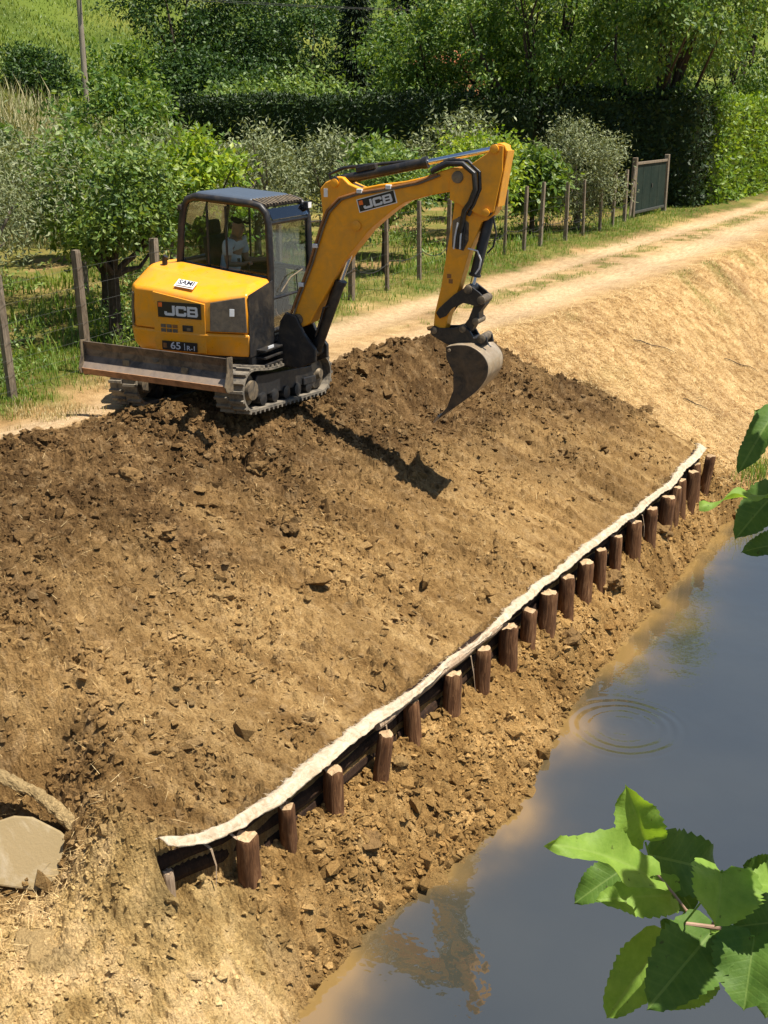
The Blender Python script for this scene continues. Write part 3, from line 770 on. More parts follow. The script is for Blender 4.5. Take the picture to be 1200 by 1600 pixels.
# roof
rf = MB().add([(-.30, yr - .01, 2.56), (.60, yr - .01, 2.495), (.60, yl + .01, 2.495), (-.30, yl + .01, 2.56),
               (-.24, yr + .05, 2.632), (.55, yr + .05, 2.568), (.55, yl - .05, 2.568), (-.24, yl - .05, 2.632)],
              [(3, 2, 1, 0), (4, 5, 6, 7), (0, 1, 5, 4), (1, 2, 6, 5), (2, 3, 7, 6), (3, 0, 4, 7)])
roof = rf.build('cab_roof', M_ROOF, exc, 0.035, smooth=True, seg=3)
for k in range(13):
    y = yr + .06 + k * (yl - yr - .12) / 12
    MB().box((.655, y, 2.515), (.20, .030, .03), Matrix.Rotation(R(18), 3, 'Y')).build('roof_louvre', M_BLKD, roof, 0.006)
MB().box((.65, (yr + yl) / 2, 2.49), (.18, yl - yr - .02, .02), Matrix.Rotation(R(18), 3, 'Y')).build('louvre_bed', M_BLK, roof)
for y in (yl - .04,):
    wl = MB().box((.82, y, 2.425), (.07, .11, .09)).build('work_light', M_BLK, exc, 0.012)
    MB().box((.858, y, 2.425), (.006, .09, .07)).build('lens', M_WHT, wl)
MB().box((-.43, yr - .05, 2.43), (.05, .06, .07)).build('rear_lamp', M_BLK, exc, 0.01)
mir = MB().tube([(.80, yl, 2.2), (.95, yl + .10, 2.22), (.97, yl + .12, 1.95)], .012, 6); mir.box((.97, yl + .13, 2.02), (.03, .13, .24)); mir.build('mirror', M_BLK, exc, 0.006)
MB().tube([(.83, .62, 1.12), (.825, .55, 1.6)], .008, 5).build('wiper_arm', M_BLK, exc)
MB().tube([(.84, .10, 1.40), (.85, .35, 1.56), (.84, .70, 1.62)], .009, 6).build('grab_rail', M_BLKD, exc)
# interior
MB().box((.18, .42, .80), (1.15, 1.0, .06)).build('cab_floor', M_SEAT, exc)
seat = MB().box((-.02, .45, 1.38), (.48, .46, .13)).build('seat_cushion', M_SEAT, exc, 0.04, smooth=True)
MB().box((-.28, .45, 1.74), (.13, .46, .62), Matrix.Rotation(R(-8), 3, 'Y')).build('seat_backrest', M_SEAT, exc, 0.05, smooth=True)
MB().box((-.33, .45, 2.14), (.10, .26, .20), Matrix.Rotation(R(-8), 3, 'Y')).build('headrest', M_SEAT, exc, 0.04, smooth=True)
MB().box((-.02, .45, 1.08), (.40, .40, .50)).build('seat_base', M_SEAT, exc, 0.02)
for s, y in ((-1, .12), (1, .80)):
    c_ = MB().box((.08, y, 1.45), (.62, .15, .22)).build('arm_console', M_SEAT, exc, 0.03, smooth=True)
    MB().tube([(.33, y, 1.55), (.36, y, 1.66), (.37, y, 1.73)], [.014, .016, .026], 8).build('joystick', M_BLK, c_, smooth=True)
MB().box((.35, -.045, 1.55), (.20, .05, .15)).build('control_monitor', M_BLK, exc, 0.012)
MB().box((.37, -.075, 1.56), (.07, .006, .11)).build('paper_label', M_WHT, exc)
for y in (.33, .57):
    MB().tube([(.62, y, .85), (.60, y, 1.25), (.58, y, 1.42)], .013, 6).build('travel_lever', M_BLK, exc)

# ---- boom, dipper, rams and bucket
kp = MB().prism([(.82, .55), (1.22, .50), (1.46, .60), (1.46, .76), (1.30, .95), (1.20, 1.16), (1.05, 1.20), (.97, 1.08), (.92, .80)], 'y', -.20, -.14)
kp.prism([(.82, .55), (1.22, .50), (1.46, .60), (1.46, .76), (1.30, .95), (1.20, 1.16), (1.05, 1.20), (.97, 1.08), (.92, .80)], 'y', .14, .20)
kp.prism([(.75, .50), (1.15, .48), (1.20, .72), (.78, .76)], 'y', -.15, .15)
kp.build('swing_post', M_BLK, exc, 0.012)
mb = MB()
for k in range(3): mb.box((.90, -.42, .60 + .09 * k), (.22, .46, .03))
mb.box((.84, -.5, .68), (.06, .5, .24)); mb.build('front_step', M_BLK, exc, 0.008)
MB().box((.985, -.48, .80), (.012, .14, .05)).build('front_plate', M_LGREY, exc)
BOOM = [(1.118, 1.153), (1.169, 1.369), (1.372, 1.799), (1.512, 2.215), (1.553, 2.418), (1.521, 2.704), (1.594, 2.78), (1.75, 2.849), (1.821, 2.841), (1.904, 2.769), (2.042, 2.72),
        (2.291, 2.771), (2.616, 2.814), (2.856, 2.867), (3.039, 2.93), (3.195, 2.975), (3.324, 2.975), (3.40, 2.89), (3.37, 2.79), (3.226, 2.715), (2.885, 2.653), (2.617, 2.575), (2.45, 2.47),
        (2.29, 2.345), (2.15, 2.23), (2.03, 2.09), (1.924, 1.97), (1.779, 1.779), (1.6, 1.479), (1.449, 1.234), (1.356, 1.068), (1.245, 1.015), (1.14, 1.05)]
boom = MB().prism(BOOM, 'y', -.135, .135).build('boom', M_BOOMYEL, exc, 0.014)
for f, z, r_ in ((1.72, 2.775, .05), (2.0, 2.285, .06), (3.271, 2.873, .07), (1.19, 1.11, .07)):
    MB().lathe_y((f, 0, z), [(r_ * .5, -.165), (r_, -.16), (r_, .16), (r_ * .5, .165)], 18).build('pivot_pin', M_BLKD if r_ > .06 else M_BOOMYEL, boom, smooth=True)
# boom badge
bb = Matrix.Translation((2.262, -.1385, 2.578)) @ Matrix.Rotation(R(-15), 4, 'Y')
o = MB().box((0, 0, 0), (.50, .006, .158)).xform(bb).build('maker_badge', M_WHT, boom)
o2 = MB().box((0, -.003, 0), (.475, .006, .138)).xform(bb).build('badge_field', M_DEC, o)
block_letters(.098, 1.42).xform(bb @ frame_from((.012, -.0065, -.004), (1, 0, 0), (0, 0, 1))).build('lettering', M_LGREY, o)
MB().box((-.20, -.007, .03), (.05, .004, .05)).xform(bb).build('emblem', M_ORG, o)
MB().box((1.60, -.137, 2.66), (.05, .005, .10)).build('warning_label', M_WHT, boom)
# hoses and clamps along the boom
hp = [(1.06, -.16, 1.05), (1.17, -.155, 1.34), (1.37, -.152, 1.80), (1.53, -.152, 2.25), (1.62, -.152, 2.45), (1.78, -.152, 2.60), (2.0, -.152, 2.665), (2.35, -.152, 2.72), (2.75, -.152, 2.80), (3.02, -.155, 2.90)]
MB().tube(hp, .017, 8).build('hydraulic_pipe', M_BRN, boom, smooth=True)
MB().tube([(f + .035, y - .004, z - .012) for f, y, z in hp], .013, 8).build('hydraulic_pipe', M_GREYP, boom, smooth=True)
for f, z in ((1.26, 1.55), (1.46, 2.03), (2.05, 2.69), (2.42, 2.745)):
    MB().box((f, -.155, z), (.07, .05, .05)).build('pipe_clamp', M_LGREY, boom, 0.006)
MB().tube([(2.95, -.15, 2.93), (3.15, -.17, 3.02), (3.34, -.19, 3.02), (3.48, -.20, 2.92), (3.50, -.20, 2.75), (3.44, -.19, 2.60), (3.36, -.16, 2.50), (3.33, -.13, 2.38), (3.30, -.11, 2.25)], .032, 10).build('hose_loop', M_BLK, boom, smooth=True)
MB().tube([(2.95, -.12, 2.95), (3.15, -.12, 3.06), (3.38, -.13, 3.05), (3.53, -.15, 2.93), (3.54, -.15, 2.75), (3.47, -.15, 2.58), (3.40, -.13, 2.45)], .024, 10).build('hose_loop', M_BLK, boom, smooth=True)
def ram(name, a, b, t, rb, rr, par):
    a = Vector(a); b = Vector(b); c = a + (b - a) * t
    o = MB().tube([a, a + (b - a) * .02, c - (b - a) * .03, c - (b - a) * .029, c], [rb * .8, rb, rb, rb * 1.18, rb * 1.18], 16).build(name, M_BLK, par, smooth=True)
    MB().tube([c, b], rr, 12).build('piston_rod', M_CHR, o, smooth=True)
    for p, w_ in ((a, .15), (b, .12)):
        MB().lathe_y(tuple(p), [(.03, -w_), (rb * .9, -w_ * .9), (rb * .9, w_ * .9), (.03, w_)], 14).build('ram_eye', M_BLK, o, smooth=True)
    return o
ram('boom_ram', (1.36, 0, .69), (1.985, 0, 2.27), .58, .072, .036, exc)
MB().tube([(1.40, -.08, .9), (1.50, -.11, 1.15), (1.53, -.10, 1.27), (1.60, -.08, 1.30)], .014, 6).build('ram_hose', M_BLK, exc, smooth=True)
ram('dipper_ram', (1.72, 0, 2.80), (3.69, 0, 3.19), .575, .058, .033, exc)
MB().box((2.08, 0, 2.95), (.26, .10, .06), Matrix.Rotation(R(-11), 3, 'Y')).build('valve_block', M_BLK, exc, 0.01)
MB().tube([(1.62, .05, 2.72), (1.56, .06, 2.86), (1.75, .06, 2.94), (2.0, .05, 2.97), (2.5, .05, 3.02), (2.8, .05, 3.04)], .02, 8).build('ram_hose', M_BLK, exc, smooth=True)
STICK = [(3.61, 3.15), (3.67, 3.225), (3.735, 3.252), (3.80, 3.23), (3.831, 3.17), (3.818, 3.0), (3.763, 2.744), (3.708, 2.47), (3.62, 2.40), (3.556, 2.38), (3.408, 2.03), (3.286, 1.589), (3.158, 1.253), (3.128, 1.10),
         (3.05, 1.05), (2.975, 1.10), (2.994, 1.294), (3.071, 1.627), (3.143, 2.101), (3.203, 2.467), (3.225, 2.68), (3.20, 2.85), (3.25, 2.95), (3.361, 2.985), (3.46, 3.03)]
dip = MB().prism(STICK, 'y', -.10, .10).build('dipper', M_BOOMYEL, exc, 0.012)
for s in (-1, 1):     # cheek plates either side of the boom nose and ram lugs
    MB().prism([(3.18, 2.62), (3.56, 2.45), (3.71, 2.50), (3.80, 2.95), (3.80, 3.22), (3.70, 3.235), (3.60, 3.13), (3.40, 3.0), (3.22, 2.95), (3.17, 2.84)], 'y', s * .145 - .012, s * .145 + .012).build('cheek_plate', M_BOOMYEL, dip, 0.006)
MB().box((3.795, 0, 2.86), (.012, .27, .62), Matrix.Rotation(R(9), 3, 'Y')).build('front_rib', M_BOOMYEL, dip)
for f, z, r_ in ((3.271, 2.873, .065), (3.70, 3.185, .05), (3.62, 2.49, .045)):
    MB().lathe_y((f, 0, z), [(r_ * .5, -.19), (r_, -.185), (r_, .185), (r_ * .5, .19)], 18).build('pivot_pin', M_BLKD if r_ > .06 else M_BOOMYEL, dip, smooth=True)
# hose manifold let into the dipper's side
MB().prism([(3.20, 2.38), (3.30, 2.44), (3.40, 2.36), (3.40, 2.16), (3.34, 2.04), (3.20, 2.08)], 'y', -.106, -.10).build('hose_recess', M_BLKD, dip)
for k in range(4):
    MB().tube([(3.225 + k * .038, -.115, 2.06), (3.24 + k * .035, -.125, 2.2), (3.27 + k * .03, -.12, 2.36)], .011, 6).build('hose', M_BLK if k % 2 else M_LGREY, dip)
MB().tube([(3.40, -.11, 2.07), (3.52, -.13, 2.05), (3.56, -.12, 1.95), (3.54, -.1, 1.85), (3.49, -.09, 1.78)], .01, 6).build('hose', M_LGREY, dip, smooth=True)
MB().tube([(3.68, -.06, 2.42), (3.72, -.06, 2.25), (3.69, -.06, 2.10), (3.62, -.06, 2.02)], .012, 6).build('hose', M_BLK, dip, smooth=True)
for k in range(2): MB().box((3.17 + .02 * k, -.102, 1.74 - .06 * k), (.05, .004, .05)).build('safety_sticker', M_BRN, dip)
ram('bucket_ram', (3.63, 0, 2.50), (3.42, 0, 1.60), .84, .062, .033, exc)
LK = [(3.02, 1.30), (3.06, 1.36), (3.242, 1.53), (3.40, 1.635), (3.47, 1.63), (3.56, 1.57), (3.635, 1.50), (3.615, 1.435), (3.52, 1.405), (3.444, 1.426), (3.35, 1.44), (3.218, 1.361), (3.15, 1.27), (3.07, 1.235)]
for s in (-1, 1):
    MB().prism(LK, 'y', s * .125 - .014, s * .125 + .014).build('bucket_link', M_BLK, exc, 0.006)
MB().lathe_y((3.42, 0, 1.60), [(.03, -.16), (.05, -.155), (.05, .155), (.03, .16)], 14).build('link_pin', M_BLKD, exc, smooth=True)
MB().lathe_y((3.585, 0, 1.485), [(.03, -.16), (.05, -.155), (.05, .155), (.03, .16)], 14).build('link_pin', M_BLKD, exc, smooth=True)
L2 = [(3.50, 1.48), (3.58, 1.50), (3.62, 1.43), (3.545, 1.33), (3.55, 1.25), (3.49, 1.17), (3.44, 1.08), (3.34, 1.06), (3.345, 1.15), (3.42, 1.25), (3.46, 1.36)]
MB().prism(L2, 'y', -.10, .10).build('tipping_link', M_BLK, exc, 0.01)
HT = [(2.945, 1.10), (2.99, 1.145), (3.06, 1.12), (3.242, 1.132), (3.376, 1.18), (3.44, 1.12), (3.50, 1.03), (3.66, 1.05), (3.68, .96), (3.43, .92), (3.30, .90), (3.16, .93), (2.965, 1.03)]
qh = MB().prism(HT, 'y', -.13, -.09); qh.prism(HT, 'y', .09, .13); qh.prism([(3.1, 1.08), (3.42, 1.05), (3.60, 1.02), (3.60, .96), (3.2, .95)], 'y', -.1, .1)
qh.build('quick_hitch', M_BLK, exc, 0.008)
MB().lathe_y((3.60, 0, 1.03), [(.02, -.17), (.05, -.16), (.05, .16), (.02, .17)], 14).build('hitch_pin', M_BLKD, exc, smooth=True)
for f, z in ((3.0, 1.09), (3.36, 1.13), (3.52, 1.23)):
    MB().lathe_y((f, 0, z), [(.02, -.15), (.042, -.145), (.042, .145), (.02, .15)], 14).build('hitch_pin', M_BLKD, exc, smooth=True)
# bucket: curved shell, two side plates, cutting edge, teeth bar
BC = [(3.215, .935), (3.34, .965), (3.50, .968), (3.64, .90), (3.725, .80), (3.745, .70), (3.715, .58), (3.60, .425), (3.39, .25), (3.117, .035)]
BW = .30
def spline2(P, k=4):
    out = []
    for i in range(len(P) - 1):
        p0, p1, p2, p3 = (Vector(P[max(i - 1, 0)]), Vector(P[i]), Vector(P[i + 1]), Vector(P[min(i + 2, len(P) - 1)]))
        for j in range(k):
            t = j / k
            q = .5 * ((2 * p1) + (p2 - p0) * t + (2 * p0 - 5 * p1 + 4 * p2 - p3) * t * t + (3 * p1 - p0 - 3 * p2 + p3) * t ** 3)
            out.append((q.x, q.y))
    return out + [tuple(P[-1])]
BC = spline2(BC)
shell = MB()
outer = BC; inner = []
for i, (f, z) in enumerate(BC):
    a = Vector(BC[max(i - 1, 0)]); b2 = Vector(BC[min(i + 1, len(BC) - 1)]); t = (b2 - a).normalized()
    inner.append((f - (-t.y) * -.022, z + (t.x) * -.022) if False else (f + t.y * .022, z - t.x * .022))
shell.prism(outer + inner[::-1], 'y', -BW, BW)
bk = shell.build('bucket', M_STEEL, exc, 0.003, smooth=True, angle=30)
SIDE = BC + [(3.245, .212), (3.318, .42), (3.315, .635), (3.225, .794)]
for s in (-1, 1):
    MB().prism(SIDE, 'y', s * (BW + .009) - .009, s * (BW + .009) + .009).build('bucket_side_plate', M_DSTEEL, bk, 0.004)
MB().prism([(3.15, .075), (3.08, -.01), (3.065, .0), (3.12, .085)], 'y', -BW - .018, BW + .018).build('cutting_edge', M_STEEL, bk)
for k in range(4):
    MB().lathe_y((3.26 + k * .0, 0, .90 - k * .001), [(.012, -BW - .03), (.02, -BW - .028), (.02, BW + .028), (.012, BW + .03)], 8).build('bolt', M_STEEL, bk) if k == 0 else None

SWING = Matrix.Translation((1.1, 0, 0)) @ Matrix.Rotation(R(1.5), 4, 'Z') @ Matrix.Translation((-1.1, 0, 0))
for o in list(exc.children):
    if o.name.split('.')[0] in ('boom', 'dipper', 'boom_ram', 'dipper_ram', 'bucket_ram', 'ram_hose', 'valve_block', 'bucket_link', 'link_pin', 'tipping_link', 'quick_hitch', 'hitch_pin', 'bucket'):
        for q in [o] + list(o.children_recursive):
            q.data.transform(SWING)

# ------------------------------------------------------------------ operator
M_SKIN = plain('skin', (0.42, 0.24, 0.16), 0.55, 0, 0.4, 0.08, 10)
M_SHIRT = plain('white_cotton', (0.76, 0.79, 0.82), 0.9, 0, 0.2, 0.05, 9)
M_TROU = plain('blue_grey_trousers', (0.07, 0.08, 0.11), 0.9, 0, 0.2, 0.1, 9)
M_CAP = plain('dark_cap_cloth', (0.02, 0.02, 0.024), 0.9, 0, 0.2, 0.2, 9)
M_HAIR = plain('dark_hair', (0.025, 0.018, 0.014), 0.7, 0, 0.3, 0.2, 30)
per = empty('person', EXC_LOC, EXC_RZ)
tag(per, 'person in white t-shirt and dark cap seated at the excavator controls', 'person')
def skin_mesh(name, verts, edges, radii, mat, parent, root=0, sub=2):
    me = bpy.data.meshes.new(name + '_cage')
    me.from_pydata(verts, edges, [])
    ob = bpy.data.objects.new(name + '_tmp', me); COL.objects.link(ob)
    sk = ob.modifiers.new('skin', 'SKIN'); sk.use_smooth_shade = True
    for i, r_ in enumerate(radii):
        me.skin_vertices[0].data[i].radius = r_ if isinstance(r_, tuple) else (r_, r_)
    me.skin_vertices[0].data[root].use_root = True
    sb = ob.modifiers.new('sub', 'SUBSURF'); sb.levels = sub; sb.render_levels = sub
    bpy.context.view_layer.update()
    out = bpy.data.meshes.new_from_object(ob.evaluated_get(bpy.context.evaluated_depsgraph_get()))
    bpy.data.objects.remove(ob)
    out.name = name
    out.materials.clear()
    return link(name, out, mat, parent, smooth=True)
PY = .45
bv = []; be = []; br = []
def node(p, r_, par=None):
    bv.append(p); br.append(r_)
    if par is not None: be.append((par, len(bv) - 1))
    return len(bv) - 1
pel = node((-.10, PY, 1.52), (.15, .12))
wst = node((-.09, PY, 1.68), (.14, .115), pel)
chs = node((-.05, PY, 1.86), (.155, .115), wst)
nkb = node((-.015, PY, 1.985), (.085, .075), chs)
nk = node((.01, PY, 2.04), (.055, .055), nkb)
hd0 = node((.035, PY, 2.105), (.072, .085), nk)
hd1 = node((.045, PY, 2.18), (.078, .092), hd0)
hd2 = node((.040, PY, 2.24), (.06, .07), hd1)
nose = node((.135, PY, 2.135), (.014, .016), hd0)
for s in (-1, 1):
    sh = node((-.02, PY + s * .185, 1.94), (.062, .062), nkb)
    el = node((.02, PY + s * .25, 1.70), (.045, .045), sh)
    wr = node((.27, PY + s * .29, 1.715), (.028, .028), el)
    pm = node((.335, PY + s * .30, 1.735), (.034, .022), wr)
    for k in range(4):
        f1 = node((.375 + .004 * (k == 1), PY + s * (.275 + .017 * k), 1.755), (.0095, .0095), pm)
        f2 = node((.398 - .003 * abs(k - 1), PY + s * (.276 + .016 * k), 1.735), (.009, .009), f1)
        f3 = node((.392, PY + s * (.278 + .015 * k), 1.712), (.008, .008), f2)
    t1 = node((.345, PY + s * .262, 1.75), (.011, .011), pm)
    t2 = node((.372, PY + s * .262, 1.742), (.0095, .0095), t1)
    hp_ = node((-.06, PY + s * .09, 1.475), (.085, .08), pel)
    kn = node((.38, PY + s * .15, 1.45), (.062, .062), hp_)
    an = node((.47, PY + s * .14, 1.02), (.042, .042), kn)
    to = node((.60, PY + s * .14, .93), (.04, .03), an)
body = skin_mesh('body', bv, be, br, M_SKIN, per)
sv = []; se = []; sr = []
def snode(p, r_, par=None):
    sv.append(p); sr.append(r_)
    if par is not None: se.append((par, len(sv) - 1))
    return len(sv) - 1
a0 = snode((-.10, PY, 1.535), (.172, .145)); a1 = snode((-.09, PY, 1.68), (.165, .14), a0); a2 = snode((-.05, PY, 1.86), (.175, .135), a1); a3 = snode((-.02, PY, 1.975), (.105, .095), a2)
for s in (-1, 1):
    b0 = snode((-.02, PY + s * .19, 1.945), (.078, .078), a3); b1 = snode((.008, PY + s * .235, 1.79), (.07, .07), b0)
shirt = skin_mesh('t_shirt', sv, se, sr, M_SHIRT, per)
MB().box((.095, PY - .10, 1.73), (.006, .045, .07), Matrix.Rotation(R(-35), 3, 'Z')).build('chest_print', M_CHARC, shirt)
tv = [(-.10, PY, 1.50)]; te = []; tr_ = [(.165, .13)]
for s in (-1, 1):
    i0 = len(tv)
    tv += [(-.05, PY + s * .09, 1.475), (.38, PY + s * .15, 1.45), (.46, PY + s * .14, 1.06)]; tr_ += [(.098, .092), (.075, .075), (.06, .06)]
    te += [(0, i0), (i0, i0 + 1), (i0 + 1, i0 + 2)]
skin_mesh('trousers', tv, te, tr_, M_TROU, per)
cp = skin_mesh('cap', [(.02, PY, 2.205), (.035, PY, 2.245), (.045, PY, 2.265)], [(0, 1), (1, 2)], [(.098, .108), (.088, .098), (.05, .055)], M_CAP, per)
MB().add([(.12, PY - .07, 2.225), (.215, PY - .045, 2.205), (.23, PY, 2.205), (.215, PY + .045, 2.205), (.12, PY + .07, 2.225), (.12, PY, 2.235),
          (.12, PY - .07, 2.215), (.215, PY - .045, 2.197), (.23, PY, 2.197), (.215, PY + .045, 2.197), (.12, PY + .07, 2.215), (.12, PY, 2.222)],
         [(0, 1, 2, 5), (5, 2, 3, 4), (11, 8, 7, 6), (10, 9, 8, 11), (0, 6, 7, 1), (1, 7, 8, 2), (2, 8, 9, 3), (3, 9, 10, 4)]).build('cap_peak', M_CAP, cp)
skin_mesh('hair', [(-.03, PY, 2.19), (-.02, PY, 2.12)], [(0, 1)], [(.065, .085), (.05, .07)], M_HAIR, per)
for s in (-1, 1):
    skin_mesh('ear', [(.02, PY + s * .082, 2.15), (.02, PY + s * .088, 2.12)], [(0, 1)], [(.014, .010), (.010, .008)], M_SKIN, per, sub=1)
    MB().lathe_y((.112, PY + s * .034, 2.165), [(.004, -.004), (.008, 0), (.004, .004)], 8).build('eye', M_HAIR, per)
MB().box((.122, PY, 2.085), (.008, .045, .008)).build('mouth', M_BRN, per)
# ------------------------------------------------------------------ timber wall at the foot of the slope
def wood_mat(name, c0, c1, c2, sc=1.0):
    m, n, b = mat_new(name)
    co = objco(n)
    oi = nd(n, 'ShaderNodeObjectInfo')
    mp = nd(n, 'ShaderNodeMapping'); mp.inputs['Scale'].default_value = (14 * sc, 14 * sc, 1.6 * sc); n.links.new(co, mp.inputs[0]); n.links.new(oi.outputs['Random'], mp.inputs['Location'])
    g = noise(n, 2.0, 6, 0.65, mp.outputs[0], 1.2)
    c = ramp(n, g, [(0.28, c0), (0.5, c1), (0.74, c2)])
    c = mixc(n, math_(n, 'MULTIPLY', oi.outputs['Random'], 0.5), c, mixc(n, 1.0, c, (0.55, 0.5, 0.45), 'MULTIPLY'))
    n.links.new(c, b.inputs['Base Color'])
    b.inputs['Roughness'].default_value = 0.85; b.inputs['Specular IOR Level'].default_value = 0.25
    bump(n, b, g, 0.9, 0.015)
    return m
M_PILE = wood_mat('bark_stained_timber', (0.04, 0.016, 0.007), (0.15, 0.068, 0.028), (0.33, 0.18, 0.085))
M_CUT = wood_mat('cut_end_grain', (0.32, 0.21, 0.11), (0.46, 0.32, 0.18), (0.58, 0.43, 0.26), 0.6)
M_LOG = wood_mat('shade_darkened_log', (0.010, 0.005, 0.002), (0.028, 0.013, 0.006), (0.06, 0.03, 0.014))  # log colour taken near black to stand for shade under the lip
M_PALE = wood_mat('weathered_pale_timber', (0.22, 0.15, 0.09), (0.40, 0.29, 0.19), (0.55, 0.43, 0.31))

def pile_mesh(r, h, mat_cut=None, seed=0, n=14):
    rnd = random.Random(seed)
    vs = []; fs = []
    lobes = [rnd.uniform(-.10, .08) for _ in range(n)]
    zs = [0, .15 * h, .4 * h, .65 * h, .85 * h, h - .02, h]
    for j, z in enumerate(zs):
        for k in range(n):
            a = 2 * math.pi * k / n
            rr = r * (1 + lobes[k] + rnd.uniform(-.05, .05)) * (1.04 - .08 * z / h) * (.93 if j == len(zs) - 1 else 1)
            vs.append((rr * math.cos(a), rr * math.sin(a), z + (rnd.uniform(-.02, .012) if j == len(zs) - 1 else 0)))
    for j in range(len(zs) - 1):
        for k in range(n):
            fs.append((j * n + k, j * n + (k + 1) % n, (j + 1) * n + (k + 1) % n, (j + 1) * n + k))
    me = bpy.data.meshes.new('wooden_pile'); me.from_pydata(vs, [], fs); me.shade_smooth()
    top = [vs[(len(zs) - 1) * n + k] for k in range(n)]
    return me, top
ORD = ['first', 'second', 'third', 'fourth', 'fifth', 'sixth', 'seventh', 'eighth', 'ninth', 'tenth', 'eleventh', 'twelfth', 'thirteenth', 'fourteenth', 'fifteenth', 'sixteenth', 'seventeenth', 'eighteenth', 'nineteenth', 'twentieth', 'twenty-first', 'twenty-second', 'twenty-third']
#         x     top z   radius  lean
PILES = [(5.78, -1.76, .045, 2), (6.34, -1.64, .098, -1), (6.88, -1.66, .085, 2), (7.48, -1.66, .10, 1), (8.19, -1.69, .095, -5), (8.90, -1.67, .085, 3), (9.58, -1.67, .095, 1), (10.26, -1.66, .105, 0), (10.92, -1.66, .10, 1),
         (11.43, -1.67, .095, -1), (11.96, -1.66, .10, 2), (12.57, -1.67, .095, 1), (13.12, -1.66, .10, -1), (13.67, -1.67, .10, 1), (14.23, -1.66, .09, 2), (14.90, -1.66, .095, -2), (15.55, -1.65, .10, 1), (16.12, -1.64, .10, 3),
         (16.55, -1.63, .095, -2), (16.98, -1.62, .10, 1), (17.42, -1.61, .095, 2), (17.90, -1.60, .09, -1), (18.38, -1.58, .09, 3)]
NP_ = len(PILES)
for i, (x, zt, r_, lean) in enumerate(PILES):
    y = float(wall_y(np.array([x]))[0]) - .045 - r_
    zb = gz(x, y - .05) - .25
    if i: r_ *= random.Random(i * 7).uniform(.80, 1.12); lean += random.Random(i).uniform(-3, 3)
    me, top = pile_mesh(r_, zt - zb, seed=i)
    o = link('wooden_pile', me, M_PILE)
    o.location = (x, y, zb); o.rotation_euler = (R(lean * .6), R(lean), random.uniform(0, 6))
    if i == 0: lab = 'thin pale stake at the near left end of the timber row'
    elif i == NP_ - 1: lab = 'last wooden pile at the far right end of the row'
    else: lab = 'brown wooden pile in the bank wall, %s counting from the near left end' % ORD[i]
    tag(o, lab, 'wooden pile', 'wooden piles holding the bank')
    cv = [tuple(p) for p in top]
    cme = bpy.data.meshes.new('cut_top'); cme.from_pydata([(p[0] * .98, p[1] * .98, p[2] + .002) for p in cv] + [(0, 0, cv[0][2] + .006)], [], [(k, (k + 1) % len(cv), len(cv)) for k in range(len(cv))])
    link('cut_top', cme, M_CUT if i else M_PALE, o)
    if i == 0: me.materials.clear(); me.materials.append(M_PALE)

# horizontal logs behind the piles, in four lengths and three courses
cuts = [5.72, 8.75, 12.1, 15.3, 18.45]
sec = ['nearest', 'second', 'third', 'farthest']
crs = ['top', 'middle', 'bottom']
for j in range(4):
    for c_ in range(3):
        pts = []; rr = []
        for k in range(13):
            x = cuts[j] + .02 + (cuts[j + 1] - cuts[j] - .04) * k / 12
            y = float(wall_y(np.array([x]))[0]) + .035 + .012 * math.sin(x * 3 + c_)
            zt = float(np.interp(x, [5.7, 6, 16, 18.4], [-1.72, -1.69, -1.69, -1.60]))
            pts.append((x, y, zt - .16 * c_ + .012 * math.sin(x * 2.1 + c_ * 2)))
            rr.append(.075 + .008 * math.sin(x * 5 + c_ * 3))
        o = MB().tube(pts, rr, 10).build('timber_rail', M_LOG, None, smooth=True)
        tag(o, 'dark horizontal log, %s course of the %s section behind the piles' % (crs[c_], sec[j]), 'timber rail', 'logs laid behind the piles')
# pale top log left bare in the middle
pts = [(x, float(wall_y(np.array([x]))[0]) - .10 + .012 * math.sin(x * 2.3), -1.615 + .02 * math.sin(x * 1.9 + 1)) for x in np.linspace(8.25, 10.75, 14)]
tag(MB().tube(pts, [.045 + .010 * math.sin(i * 1.7) for i in range(14)], 10).build('bare_log', M_PALE, None, smooth=True), 'pale bare log lying along the lip above the piles', 'log')

